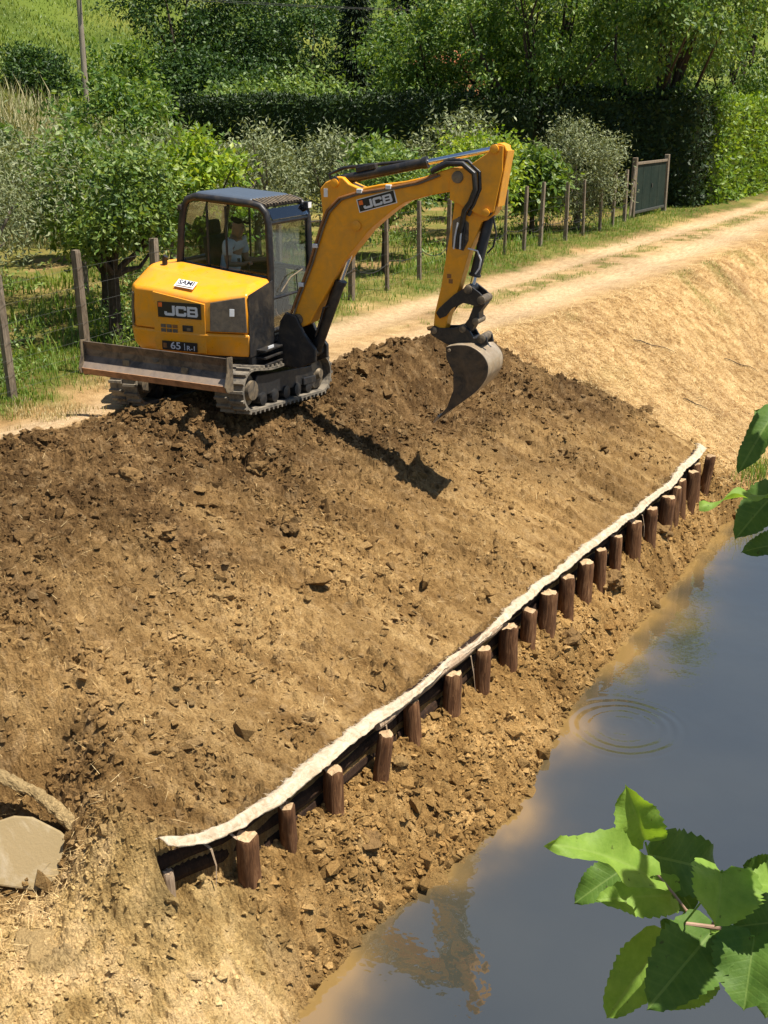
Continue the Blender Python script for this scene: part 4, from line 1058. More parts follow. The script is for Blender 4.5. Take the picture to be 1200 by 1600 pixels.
# fibre matting folded over the lip
m, n, b = mat_new('fibre_matting')
co = objco(n)
f = noise(n, 11, 6, 0.75, co, 1.0)
n.links.new(ramp(n, f, [(0.25, (0.28, 0.195, 0.105)), (0.5, (0.48, 0.39, 0.275)), (0.8, (0.66, 0.58, 0.46))]), b.inputs['Base Color'])
b.inputs['Roughness'].default_value = 1.0; b.inputs['Specular IOR Level'].default_value = 0.1
bump(n, b, noise(n, 70, 4, 0.7, co), 0.7, 0.02)
M_MAT = m
def matting(name, x0, x1, seed, wfun, label):
    N = int((x1 - x0) / .022); K = 9
    xs = np.linspace(x0, x1, N)
    wy_ = wall_y(xs)
    base = base_height(xs, wy_ + .08)
    V = np.zeros((N, K, 3))
    wav = fbm(xs * 2.2, xs * 0 + seed, 3, 5) * .045
    wd = wfun(xs) + .05 * fbm(xs * 2.6, xs * 0 + seed, 4, 15)
    hang = .010 + .014 * fbm(xs * 3.1, xs * 0 + seed + 2, 3, 25)
    for k in range(K):
        t = k / (K - 1)
        if k <= 6:
            u = k / 6
            yy = wy_ + wd * (1 - u) - .125 * u + wav
            zz = base + .022 + .008 * np.sin(u * math.pi) * .9 + .012 * fbm(xs * 9, xs * 0 + k * .8, 2, 35) - .04 * u ** 3 + (.010 * (fbm(xs * 24, xs * 0, 2, 45)) if k == 0 else 0)
            if k == 0: yy = yy + .014 * fbm(xs * 26, xs * 0, 2, 55)
        else:
            u = (k - 6) / 2
            yy = wy_ - .13 - .008 * u + wav
            zz = base - .005 - hang * u + .012 * fbm(xs * 15, xs * 0 + k, 2, 65)
        V[:, k] = np.stack([xs, yy, zz], 1)
    idx = np.arange(N * K).reshape(N, K)
    q = np.stack([idx[:-1, :-1], idx[1:, :-1], idx[1:, 1:], idx[:-1, 1:]], -1).reshape(-1, 4)
    me = np_mesh(name, V.reshape(-1, 3), q, smooth=True)
    o = link(name, me, M_MAT)
    sd_ = o.modifiers.new('thickness', 'SOLIDIFY'); sd_.thickness = .008; sd_.offset = -1
    tag(o, label, 'matting', 'strips of fibre matting')
    # frayed fibres along the upper edge
    mb_v = []; mb_f = []
    r2 = np.random.default_rng(seed)
    for i in range(int((x1 - x0) * 110)):
        j = r2.integers(0, N - 1)
        p = V[j, 0]; d = np.array([r2.normal(0, .02), r2.normal(.01, .016), abs(r2.normal(.004, .008))])
        s_ = np.array([.0025, .001, .002]); q0 = len(mb_v)
        mb_v += [p - s_, p + s_, p + d]; mb_f.append((q0, q0 + 1, q0 + 2))
    f_ = np_mesh('frayed_fibres', np.array(mb_v), np.array(mb_f)); fo = link('frayed_fibres', f_, M_MAT, o); fo['kind'] = 'stuff'
    return o
matting('fibre_matting', 5.74, 9.55, 3, lambda x: np.interp(x, [5.7, 6.1, 7.5, 8.3, 8.8, 9.55], [-.05, -.015, -.01, -.03, -.08, -.09]), 'bright pale matting strip folded over the near end of the timber wall')
matting('fibre_matting', 9.5, 18.55, 8, lambda x: np.interp(x, [9.5, 10.5, 11.3, 13, 16, 18.5], [-.09, -.08, -.035, -.045, -.045, .0]), 'long pale matting strip along the far part of the timber wall')
# loose strips of bark and matting hanging on the piles
for (x, dz, l) in ((6.05, -.08, .30), (6.25, -.1, .22), (8.35, -.02, .42), (10.02, -.05, .40), (15.2, -.02, .3)):
    y = float(wall_y(np.array([x]))[0]) - .12
    MBt = MB().tube([(x - .03, y + .10, -1.58), (x, y - .02, -1.66), (x + .015, y - .05, -1.66 - l * .5), (x + .03 * math.sin(x * 9), y - .07, -1.66 - l)], [.012, .014, .010, .004], 5, flat=.4)
    tag(MBt.build('hanging_strip', M_PALE, None), 'ragged pale strip hanging by the %s pile from the near left' % {6.05: 'second', 6.25: 'left side of the second', 8.35: 'fifth', 10.02: 'eighth', 15.2: 'sixteenth'}[x], 'strip', 'ragged strips hanging from the lip')

# ------------------------------------------------------------------ concrete outlet at the left edge
M_CONC = plain('stained_concrete', (0.45, 0.38, 0.27), 0.9, 0, 0.2, 0.25, 3.0, (0.27, 0.20, 0.10), 0.95, 0.9, 40)
M_DRYLIP = plain('dry_soil_lip', (0.50, 0.37, 0.19), 0.95, 0, 0.1, 0.25, 7, None, 0, 0.9, 30)
hw = tag(empty('concrete_slab', (5.5, 6.3, -2.1)), 'broken pale concrete slab leaning in a hollow of the bank at left', 'concrete slab')
TOPP = [(5.00, 6.90, -2.09), (5.20, 6.62, -2.10), (5.36, 6.42, -2.10), (5.46, 6.14, -2.11), (5.60, 5.80, -2.11), (5.76, 5.80, -2.05), (5.86, 5.98, -1.95), (5.86, 6.22, -1.84), (5.80, 6.44, -1.75), (5.70, 6.54, -1.71), (5.56, 6.62, -1.71), (5.30, 6.95, -1.70), (5.15, 7.10, -1.75)]
nrm = Vector((-.62, -.50, .60)).normalized()
TOPP = [tuple(Vector(p) - nrm * (Vector(p) - Vector((5.55, 6.3, -1.92))).dot(nrm) + nrm * .05) for p in TOPP]
nn_ = len(TOPP)
mb = MB().add([Vector(p) - Vector((5.5, 6.3, -2.1)) for p in TOPP] + [Vector(p) - Vector((5.5, 6.3, -2.1)) - nrm * .12 for p in TOPP], [tuple(range(nn_)), tuple(range(2 * nn_ - 1, nn_ - 1, -1))] + [(i, nn_ + i, nn_ + (i + 1) % nn_, (i + 1) % nn_) for i in range(nn_)])
mb.build('slab', M_CONC, hw, 0.015)
RG = [(5.40, 7.20, -1.34), (5.72, 6.72, -1.40), (5.82, 6.42, -1.52), (5.86, 6.12, -1.70), (5.85, 5.88, -1.90), (5.76, 5.74, -2.08)]
rg = MB(); npt = []
for i in range(len(RG) - 1):
    for k in range(12): npt.append(Vector(RG[i]).lerp(Vector(RG[i + 1]), k / 12) + Vector((random.uniform(-.006, .006), random.uniform(-.006, .006), random.uniform(-.008, .006))) - Vector((5.5, 6.3, -2.1)))
rg.tube(npt, [.062 + .010 * math.sin(i * .21) + random.uniform(-.004, .004) for i in range(len(npt))], 22, flat=.75)
rg.v = [(x + random.uniform(-.006, .006), y + random.uniform(-.006, .006), z + random.uniform(-.006, .006)) for x, y, z in rg.v]
ro = rg.build('soil_ridge', M_GROUND, hw)
ca = ro.data.attributes.new('soil_colour', 'FLOAT_COLOR', 'POINT')
ck = rng.uniform(.75, 1.25, len(ro.data.vertices))
ca.data.foreach_set('color', np.stack([.40 * ck, .285 * ck, .135 * ck, np.ones_like(ck)], 1).astype(np.float32).ravel())
# mud slabs near the outlet
def lump(name, loc, size, seed, mat, label, cat, group=None, rot=0):
    bm = bmesh.new(); bmesh.ops.create_icosphere(bm, subdivisions=3, radius=1)
    rnd = random.Random(seed)
    off = Vector((rnd.uniform(0, 50), rnd.uniform(0, 50), rnd.uniform(0, 50)))
    from mathutils import noise as mn
    for v in bm.verts:
        d = v.co.normalized()
        k = .85 + .6 * mn.noise(d * 1.5 + off) + .3 * abs(mn.noise(d * 3.1 + off)) + .2 * mn.noise(d * 6 + off) + .12 * mn.noise(d * 12 + off)
        q = d * k
        v.co = Vector((q.x * size[0], q.y * size[1], q.z * size[2]))
    me = bpy.data.meshes.new(name); bm.to_mesh(me); bm.free()
    col = me.attributes.new('soil_colour', 'FLOAT_COLOR', 'POINT')
    base = rnd.uniform(.8, 1.15)
    col.data.foreach_set('color', np.tile(np.array([(.24 if cat == 'clod' else .42) * base, (.145 if cat == 'clod' else .29) * base, (.058 if cat == 'clod' else .13) * base, 1], np.float32), len(me.vertices)))
    o = link(name, me, mat); o.location = loc; o.rotation_euler = (rnd.uniform(-.2, .2), rnd.uniform(-.2, .2), rot)
    return tag(o, label, cat, group)
lump('mud_slab', (4.95, 5.62, -2.12), (.26, .18, .08), 3, M_GROUND, 'pale slab of dried mud below the concrete slab', 'mud slab', rot=.5)
lump('grey_stone', (5.60, 5.36, -2.13), (.10, .08, .06), 5, M_CONC, 'smooth grey stone in the mud left of the timber wall', 'stone', rot=.2)
ROCKS = [(13.9, 4.45, .17, 'dark angular clod on the shore below the middle piles'), (11.0, 7.9, .12, 'big brown clod standing alone high on the slope'), (9.6, 8.6, .12, 'large pale clod near the top left of the slope'),
         (12.9, 8.15, .14, 'lump of soil pushed up beside the right track'), (8.9, 7.6, .11, 'dark clod in the middle left of the slope'), (10.2, 6.9, .10, 'isolated clod above the smooth lower slope'),
         (17.05, 8.15, .16, 'clod on the crest right of the bucket'), (19.0, 5.65, .10, 'small dark clod at the edge of the straw slope'), (14.6, 8.6, .13, 'clod on top of the soil heap behind the dipper'), (15.2, 8.55, .10, 'smaller clod on the soil heap behind the bucket'),
         (12.2, 4.35, .13, 'rounded clod by the water below the centre of the wall'), (16.0, 4.42, .13, 'flat clod on the shore near the far piles'), (7.5, 4.35, .10, 'tan clod at the waterline near the first piles')]
for i, (x, y, s, lab) in enumerate(ROCKS):
    lump('soil_clod', (x, y, gz(x, y) + s * .25), (s * 1.25, s, s * .75), 20 + i, M_GROUND, lab, 'clod', 'biggest clods on the bank', i * 1.3)

# ------------------------------------------------------------------ loose clods (uncountable)
def hull_templates(k, npts, seed):
    """angular broken lumps: convex hulls of a few random points"""
    out = []
    for s in range(k):
        rnd = random.Random(seed + s)
        bm = bmesh.new()
        for _ in range(npts):
            d = Vector((rnd.gauss(0, 1), rnd.gauss(0, 1), rnd.gauss(0, 1))).normalized() * rnd.uniform(.75, 1.15)
            bm.verts.new(d)
        r = bmesh.ops.convex_hull(bm, input=bm.verts)
        bmesh.ops.delete(bm, geom=[v for v in bm.verts if not v.link_faces], context='VERTS')
        bmesh.ops.triangulate(bm, faces=bm.faces)
        bm.verts.index_update()
        out.append((np.array([v.co[:] for v in bm.verts]), np.array([[v.index for v in f.verts] for f in bm.faces]))); bm.free()
    return out
T1 = hull_templates(24, 10, 100); T2 = hull_templates(24, 13, 300)
def scatter(name, px_, py_, size, tmpl, bright):
    V = []; Fc = []; C = []; base = 0
    Z = height(px_, py_)
    colr = ground_colour(px_, py_, Z)
    for i in range(len(px_)):
        tv_, tf = tmpl[i % len(tmpl)]
        a = rng.uniform(0, 6.28); ca, sa = math.cos(a), math.sin(a)
        s = size[i]; q = tv_ * np.array([rng.uniform(.8, 1.5), rng.uniform(.6, 1.1), rng.uniform(.5, .95)]) * s
        q = np.stack([q[:, 0] * ca - q[:, 1] * sa, q[:, 0] * sa + q[:, 1] * ca, q[:, 2]], 1) + np.array([px_[i], py_[i], Z[i] + s * rng.uniform(-.1, .5)])
        V.append(q); Fc.append(tf + base); base += len(q)
        k = rng.uniform(.75, 1.35) * bright
        C.append(np.tile(np.append(colr[i] * k, 1.0), (len(q), 1)))
    me = np_mesh(name, np.concatenate(V), np.concatenate(Fc))
    a = me.attributes.new('soil_colour', 'FLOAT_COLOR', 'POINT'); a.data.foreach_set('color', np.clip(np.concatenate(C), 0, .9).astype(np.float32).ravel())
    o = link(name, me, M_GROUND)
    return tag(o, kind='stuff')
def pick(nn, x0, x1, y0, y1, wfun, near=True):
    """rejection-sampled points, denser near the camera"""
    X = np.exp(rng.uniform(math.log(x0), math.log(x1), nn)); Y = rng.uniform(y0, y1, nn)
    w_ = wfun(X, Y); k = rng.uniform(0, 1, nn) < w_
    return X[k], Y[k]
def w_slope(X, Y):
    soil, toe, mud, straw, lane, green = zones(X, Y)
    yc = crest(X); yw = wall_y(X)
    up = sm(0.85, 0.2, (yc - Y) / (yc - yw) + 0.3 * fbm(X * 0.7, Y * 0.5, 3, 61))
    return soil * (.30 + .70 * up) * (.2 + .8 * sm(-.1, .4, fbm(X * 1.6, Y * 1.6, 3, 33))) * (Y > yw + .12)
def w_mud(X, Y):
    soil, toe, mud, straw, lane, green = zones(X, Y)
    return mud * (Y > shore(X)) * (.15 + .85 * sm(-.1, .3, fbm(X * 2.4, Y * 2.4, 3, 35)))
def w_toe(X, Y):
    soil, toe, mud, straw, lane, green = zones(X, Y)
    return toe * (1 - .93 * mud) * (.25 + .75 * sm(-.25, .25, fbm(X * 1.5, Y * 1.8, 3, 36))) * (Y > shore(X) - .05) * (Y < wall_y(X) - .03)
X, Y = pick(62000, 4.6, 19, 4.6, 10.3, w_slope)
scatter('slope_clods', X, Y, np.clip(rng.lognormal(math.log(.018), .45, len(X)), .007, .06), T1, 1.08)
X, Y = pick(7000, 4.6, 19, 4.6, 10.3, w_slope)
scatter('slope_lumps', X, Y, np.clip(rng.lognormal(math.log(.036), .45, len(X)), .018, .11), T2, .95)
X, Y = pick(26000, 5.2, 20, 3.5, 5.0, w_toe)
scatter('shore_clods', X, Y, np.clip(rng.lognormal(math.log(.0165), .5, len(X)), .006, .055), T1, 1.15)
X, Y = pick(2200, 5.2, 20, 3.5, 5.0, w_toe)
scatter('shore_lumps', X, Y, np.clip(rng.lognormal(math.log(.040), .45, len(X)), .02, .10), T2, 1.0)
X, Y = pick(9000, 3.9, 6.6, 4.0, 7.2, w_mud)
scatter('mud_crumbs', X, Y, np.clip(rng.lognormal(math.log(.011), .5, len(X)), .005, .032), T1, 1.0)
# ------------------------------------------------------------------ foliage helpers
def leaf_mat(name, dark, mid_, lite, trans=0.35, gloss=0.35, scale=1.2):
    m = bpy.data.materials.new(name); m.use_nodes = True
    n = m.node_tree; b = n.nodes['Principled BSDF']; out = n.nodes['Material Output']
    geo = nd(n, 'ShaderNodeNewGeometry')
    co = objco(n)
    f = math_(n, 'ADD', math_(n, 'MULTIPLY', geo.outputs['Random Per Island'], 0.6), math_(n, 'MULTIPLY', noise(n, scale, 2, 0.5, co), 0.5))
    c = ramp(n, f, [(0.18, dark), (0.5, mid_), (0.85, lite)])
    n.links.new(c, b.inputs['Base Color'])
    b.inputs['Roughness'].default_value = 0.5; b.inputs['Specular IOR Level'].default_value = gloss
    tl = nd(n, 'ShaderNodeBsdfTranslucent')
    n.links.new(mixc(n, 1.0, c, (1.25, 1.2, 0.5), 'MULTIPLY'), tl.inputs[0])
    mx = nd(n, 'ShaderNodeMixShader'); mx.inputs[0].default_value = trans
    n.links.new(b.outputs[0], mx.inputs[1]); n.links.new(tl.outputs[0], mx.inputs[2]); n.links.new(mx.outputs[0], out.inputs[0])
    return m
M_OLIVE = leaf_mat('olive_leaves', (0.075, 0.10, 0.04), (0.155, 0.185, 0.08), (0.29, 0.31, 0.155), 0.2, 0.35)
M_FRUIT = leaf_mat('fruit_leaves', (0.045, 0.095, 0.016), (0.105, 0.185, 0.03), (0.23, 0.30, 0.06), 0.35, 0.5, 2.0)
M_LIME = leaf_mat('lemon_leaves', (0.077, 0.154, 0.014), (0.182, 0.294, 0.022), (0.364, 0.434, 0.042), 0.4, 0.5)
M_WAL = leaf_mat('walnut_leaves', (0.038, 0.092, 0.015), (0.092, 0.178, 0.026), (0.227, 0.302, 0.054), 0.4, 0.45)
M_WOOD = leaf_mat('woodland_leaves', (0.018, 0.045, 0.011), (0.037, 0.081, 0.018), (0.088, 0.150, 0.027), 0.25, 0.3, 0.4)
M_SHRUB = leaf_mat('shrub_leaves', (0.063, 0.119, 0.022), (0.133, 0.217, 0.042), (0.252, 0.322, 0.077), 0.3, 0.35, 0.6)
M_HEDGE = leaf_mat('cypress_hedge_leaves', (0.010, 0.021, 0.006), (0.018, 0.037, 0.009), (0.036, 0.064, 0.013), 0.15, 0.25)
M_IVY = leaf_mat('bright_hedge_leaves', (0.061, 0.128, 0.012), (0.143, 0.246, 0.021), (0.267, 0.369, 0.046), 0.4, 0.45)
M_PINE = leaf_mat('pine_needles', (0.012, 0.022, 0.012), (0.025, 0.042, 0.02), (0.05, 0.07, 0.03), 0.1, 0.2)
M_GRASS = leaf_mat('grass_blades', (0.06, 0.13, 0.014), (0.13, 0.225, 0.024), (0.25, 0.30, 0.06), 0.35, 0.3, 0.8)
M_DRYG = leaf_mat('dry_grass_blades', (0.16, 0.14, 0.06), (0.33, 0.27, 0.12), (0.55, 0.44, 0.22), 0.25, 0.2, 0.5)
M_STRAW = leaf_mat('cut_straw', (0.28, 0.17, 0.07), (0.52, 0.36, 0.15), (0.82, 0.62, 0.32), 0.15, 0.3, 2.0)
M_REED = leaf_mat('pale_reeds', (0.14, 0.16, 0.06), (0.26, 0.26, 0.115), (0.48, 0.41, 0.24), 0.25, 0.2, 0.3)
M_SLOPE = leaf_mat('slope_grass_blades', (0.06, 0.115, 0.016), (0.12, 0.195, 0.028), (0.21, 0.255, 0.055), 0.3, 0.3, 0.2)
M_BARK = plain('tree_bark', (0.055, 0.042, 0.03), 0.9, 0, 0.2, 0.35, 12, None, 0, 0.8, 30)
M_GBARK = plain('grey_bark', (0.15, 0.125, 0.095), 0.9, 0, 0.2, 0.3, 12, None, 0, 0.8, 30)

def unit(a): return a / np.maximum(np.linalg.norm(a, axis=1, keepdims=True), 1e-6)
def leaf_quads(P, D, Nn, L, W, fold=0.15):
    D = unit(D); S = unit(np.cross(D, Nn)); U = np.cross(S, D)
    L = L[:, None]; W = W[:, None]
    m_ = P + D * L * 0.45 - U * W * fold
    V = np.stack([P, m_ + S * W * 0.5 + U * W * fold, P + D * L - U * L * 0.08, m_ - S * W * 0.5 + U * W * fold], 1)
    return V.reshape(-1, 3), np.arange(len(P) * 4).reshape(-1, 4)

def crown(r_, centre, radii, nclump, nleaf, leaf_l, leaf_w, spread, shell=0.55, droop=0.25, lump=0.25):
    """leaf positions gathered in clumps through the volume of an uneven ellipsoid"""
    d = unit(r_.normal(size=(nclump, 3)))
    rad = (shell + (1 - shell) * r_.uniform(0, 1, nclump) ** 0.5) * (1 + lump * r_.normal(size=nclump) * 0.7)
    C_ = np.asarray(centre) + d * rad[:, None] * np.asarray(radii)
    sz = r_.uniform(0.5, 1.3, nclump)
    per_ = r_.choice(nclump, nleaf, p=sz ** 2 / (sz ** 2).sum())
    off = r_.normal(size=(nleaf, 3)) * (spread * sz[per_])[:, None] * np.array([1, 1, 0.75])
    P = C_[per_] + off
    out = unit(P - np.asarray(centre)) 
    D = unit(out * 0.5 + r_.normal(size=(nleaf, 3)) * 0.75 + np.array([0, 0, -droop]))
    Nn = unit(r_.normal(size=(nleaf, 3)) * 0.8 + np.array([0, 0, 0.9]) + out * 0.4)
    s = r_.uniform(0.65, 1.35, nleaf)
    return C_, leaf_quads(P, D, Nn, leaf_l * s, leaf_w * s)

def limb_tubes(mb, r_, base, fork, tips, r0, r1, bend=0.15):
    base = Vector(base); fork = Vector(fork)
    for t in tips:
        t = Vector(t)
        mid = fork.lerp(t, 0.5) + Vector(r_.normal(size=3)) * bend * (t - fork).length * 0.5
        mb.tube([fork, fork.lerp(mid, 0.5) + Vector((0, 0, 0.03)), mid, t], [r1, r1 * 0.8, r1 * 0.55, r1 * 0.2], 6)

def tree(name, label, cat, loc, h_crown, radii, leafm, nleaf, leaf_l, leaf_w, nclump=60, spread=0.25, trunk_r=0.08, fork=0.9, bark=None, seed=0, group=None, lean=(0, 0), shell=0.5, nl=7, lump=0.25, zoff=0.0, droop=0.25):
    r_ = np.random.default_rng(seed + 1000)
    x, y = loc
    z = float(base_height(np.array([x]), np.array([y]))[0]) + zoff
    t = empty(name, (x, y, z))
    tag(t, label, cat, group)
    c = (lean[0], lean[1], h_crown)
    C_, (V, Fq) = crown(r_, c, radii, nclump, nleaf, leaf_l, leaf_w, spread, shell, droop, lump)
    keep = None
    me = np_mesh('crown', V, Fq)
    link('crown', me, leafm, t)
    mb = MB()
    fk = (lean[0] * 0.35, lean[1] * 0.35, fork)
    mb.tube([(0, 0, -0.15), (lean[0] * .08, lean[1] * .08, fork * 0.35), (lean[0] * .2 + .02, lean[1] * .2, fork * 0.75), fk], [trunk_r * 1.25, trunk_r, trunk_r * 0.9, trunk_r * 0.85], 10)
    low_ = sorted(range(nclump), key=lambda i: C_[i][2])
    tips = [C_[i] for i in r_.choice(nclump, min(nl, nclump), replace=False)]
    limb_tubes(mb, r_, (0, 0, 0), fk, tips, trunk_r, trunk_r * 0.62)
    mb.build('trunk', bark or M_BARK, t, smooth=True)
    return t

# ------------------------------------------------------------------ orchard trees
OL, FR = 'olive trees in the orchard', 'fruit trees in the orchard'
tree('olive_tree', 'silvery olive tree cut off by the left picture edge', 'olive tree', (11.9, 13.7), 2.45, (1.45, 1.3, 1.05), M_OLIVE, 9000, .085, .026, 80, .24, .11, 1.0, M_GBARK, 1, OL)
tree('fruit_tree', 'green fruit tree with dark forked trunk left of the cab', 'fruit tree', (14.35, 12.95), 2.3, (.92, .85, .85), M_FRUIT, 6500, .10, .05, 45, .17, .10, 1.05, M_BARK, 2, FR, (.12, .0))
tree('fruit_tree', 'small fruit tree by the fence seen under the boom', 'fruit tree', (23.9, 13.4), 1.95, (.8, .75, .75), M_FRUIT, 3600, .12, .06, 40, .18, .07, .95, M_BARK, 3, FR)
tree('fruit_tree', 'bright green fruit tree just right of the dipper', 'fruit tree', (30.6, 14.2), 1.95, (1.2, 1.1, .85), M_LIME, 4200, .14, .07, 50, .22, .08, .9, M_BARK, 4, FR)
tree('olive_tree', 'round grey olive tree standing alone beside the gate', 'olive tree', (35.9, 13.3), 1.85, (1.40, 1.35, 1.35), M_OLIVE, 15000, .115, .034, 140, .22, .11, .7, M_GBARK, 5, OL, shell=.35, lump=.12)
tree('olive_tree', 'grey olive tree behind the leftmost fence posts', 'olive tree', (13.3, 16.2), 2.3, (1.5, 1.4, 1.1), M_OLIVE, 7000, .095, .03, 70, .26, .10, .9, M_GBARK, 6, OL)
ROW = [  # x, y, kind, crown z, rx, rz, label
    (16.0, 14.6, 'f', 2.2, 1.05, .95, 'leafy fruit tree directly behind the excavator roof'),
    (17.6, 16.6, 'o', 2.3, 1.3, 1.0, 'olive tree behind and left of the cab roof'),
    (19.6, 15.2, 'l', 2.0, 1.0, .85, 'yellow-green fruit tree between cab and boom'),
    (21.6, 17.6, 'o', 2.0, 1.3, 1.0, 'olive tree rising above the boom elbow'),
    (26.6, 14.9, 'f', 1.9, .95, .8, 'fruit tree framed by boom and dipper'),
    (25.2, 17.8, 'o', 1.95, 1.3, 1.05, 'olive tree above the middle of the boom'),
    (28.8, 17.6, 'o', 1.9, 1.35, 1.0, 'olive tree above the end of the boom'),
    (33.2, 16.2, 'o', 2.3, 1.4, 1.1, 'tall olive tree behind the bright green fruit tree'),
    (33.0, 13.6, 'f', 1.6, .8, .7, 'low fruit tree by the fence right of the dipper'),
    (15.2, 19.2, 'o', 1.9, 1.5, 1.0, 'olive tree in the far rows at left, nearer one'),
    (18.6, 20.4, 'o', 1.9, 1.5, 1.05, 'olive tree in the far rows behind the left fruit tree'),
    (22.4, 21.4, 'f', 1.9, 1.2, .95, 'fruit tree in the far rows above the cab'),
    (26.2, 22.0, 'o', 1.7, 1.5, 1.05, 'olive tree in the far rows below the hedge centre'),
    (30.4, 21.4, 'o', 1.7, 1.5, 1.0, 'olive tree in the far rows left of the boom end'),
    (35.2, 20.4, 'o', 1.6, 1.5, 1.0, 'olive tree in the far rows above the dipper'),
    (38.6, 17.6, 'f', 1.9, 1.2, .9, 'dark fruit tree in front of the shaded hedge'),
    (17.6, 24.6, 'o', 2.1, 1.6, 1.0, 'olive tree at the foot of the reed slope, left'),
    (22.6, 25.8, 'f', 2.1, 1.4, 1.1, 'green tree at the foot of the reed slope, right'),
    (28.2, 26.4, 'o', 1.5, 1.6, 1.1, 'olive tree before the left end of the hedge'),
    (34.0, 25.6, 'o', 1.4, 1.5, 1.0, 'olive tree before the middle of the hedge'),
    (40.2, 23.6, 'o', 1.2, 1.4, .9, 'small olive tree before the right part of the hedge')]
for i, (x, y, k, cz, rx, rz, lab) in enumerate(ROW):
    d = math.hypot(x, y); s = d / 20
    if k == 'o': tree('olive_tree', lab, 'olive tree', (x, y), cz, (rx, rx * .95, rz), M_OLIVE, int(6500 / max(1, s ** .8)), .09 * max(1, s), .03 * max(1, s), 60, .24, .09, .8, M_GBARK, 30 + i, OL)
    else: tree('fruit_tree', lab, 'fruit tree', (x, y), cz, (rx, rx * .95, rz), M_FRUIT if k == 'f' else M_LIME, int(5000 / max(1, s ** .8)), .12 * max(1, s), .06 * max(1, s), 50, .20, .08, .8, M_BARK, 30 + i, FR)

# shrubs and trees on the slope at left
tree('round_shrub', 'dark round shrub high on the grassy slope at left', 'shrub', (44.8, 44.2), 1.3, (1.7, 1.7, 1.4), M_WOOD, 4500, .24, .10, 90, .32, .12, .4, M_BARK, 60, None, shell=.35, lump=.1)
tree('slope_tree', 'bright leafy tree below the utility pole', 'tree', (31.5, 27.6), 2.9, (1.7, 1.6, 1.6), M_WAL, 6000, .20, .09, 60, .34, .12, 1.2, M_BARK, 61)
tree('slope_bush', 'small green bush right of the utility pole', 'bush', (52, 45.5), 1.7, (1.8, 1.8, 1.6), M_WAL, 3500, .30, .14, 40, .4, .12, .6, M_BARK, 62)
tree('slope_bush', 'spreading bush between pole and dark wood', 'bush', (40, 33.0), 1.3, (2.0, 1.8, 1.1), M_SHRUB, 3800, .24, .11, 45, .35, .1, .5, M_BARK, 63)

# ------------------------------------------------------------------ the wood behind
WOOD = [ # x, y, crown z, rx, rz, mat, label
    (67.5, 53.5, 5.5, 4.0, 4.4, 'w', 'tall dark tree at the left end of the wood'),
    (70, 50, 5.5, 4.2, 4.6, 'w', 'dense dark tree in the wood, second from left'), (72, 47, 6.0, 4.4, 5.0, 'w', 'dark tree in the wood just left of the pines'),
    (60.5, 47.2, 2.2, 2.4, 2.2, 'w', 'low dark bushy tree at the front of the wood'), (63, 45, 2.4, 2.6, 2.2, 'w', 'low dark tree at the right front of the wood'),
    (64, 42, 2.6, 3.0, 2.3, 's', 'pale green thicket left of centre behind the hedge'), (58, 36, 2.2, 2.6, 2.0, 's', 'sunlit thicket behind the hedge, left of its middle'), (60, 31.5, 2.3, 2.8, 2.2, 's', 'sunlit thicket behind the hedge, right of its middle'),
    (57, 41, 2.0, 2.6, 1.9, 's', 'sunlit thicket above the left end of the hedge'),
    (70, 36, 4.4, 3.2, 3.4, 'l', 'bright green tree at top centre beside the pines'), (82, 40, 7.0, 4.6, 5.5, 'w', 'dark tree filling the gap right of the pines'), (84, 33, 7.0, 4.6, 5.5, 'w', 'dark tree far behind the walnut crown, left'),
    (84, 26, 6.0, 4.6, 5.0, 'w', 'dark tree far behind the walnut crown, middle'), (90, 60, 8.0, 5.0, 6.0, 'w', 'tall dark tree behind the wood, left'), (92, 52, 8.5, 5.0, 6.0, 'w', 'tall dark tree behind the wood, right')]
for i, (x, y, cz, rx, rz, k, lab) in enumerate(WOOD):
    mt = {'w': M_WOOD, 's': M_SHRUB, 'l': M_WAL}[k]
    tree('woodland_tree', lab, 'tree', (x, y), cz, (rx, rx, rz), mt, 11000, .26, .14, 110, .55, .22, 1.2, M_BARK, 100 + i, 'trees of the wood behind', shell=.45)
for i, (x, y, h, lab) in enumerate([(71.5, 42.2, 11, 'tall dark pine at top, left of the pair'), (73.5, 39.6, 12, 'tall dark pine at top, right of the pair'), (79, 36.5, 12, 'slender dark pine behind the bright green tree')]):
    z = float(base_height(np.array([float(x)]), np.array([float(y)]))[0])
    t = tag(empty('pine_tree', (x, y, z)), lab, 'pine tree', 'pines in the wood')
    r_ = np.random.default_rng(300 + i)
    n_ = 7000
    zz = r_.uniform(1.6, h, n_); rr = (2.6 * (1 - (zz / h) * .75)) * np.sqrt(r_.uniform(0, 1, n_)) * (0.55 + .45 * np.sin(zz * 5.2) ** 2)
    aa = r_.uniform(0, 6.28, n_)
    P = np.stack([rr * np.cos(aa), rr * np.sin(aa), zz - rr * .22], 1)
    D = np.stack([np.cos(aa), np.sin(aa), -.3 + r_.normal(size=n_) * .4], 1)
    V, Fq = leaf_quads(P, D, r_.normal(size=(n_, 3)) * .5 + np.array([0, 0, 1]), r_.uniform(.25, .5, n_), r_.uniform(.07, .13, n_))
    link('crown', np_mesh('crown', V, Fq), M_PINE, t)
    MB().tube([(0, 0, -.3), (0.05, 0, h * .5), (0, 0.05, h)], [.2, .15, .04], 8).build('trunk', M_BARK, t, smooth=True)

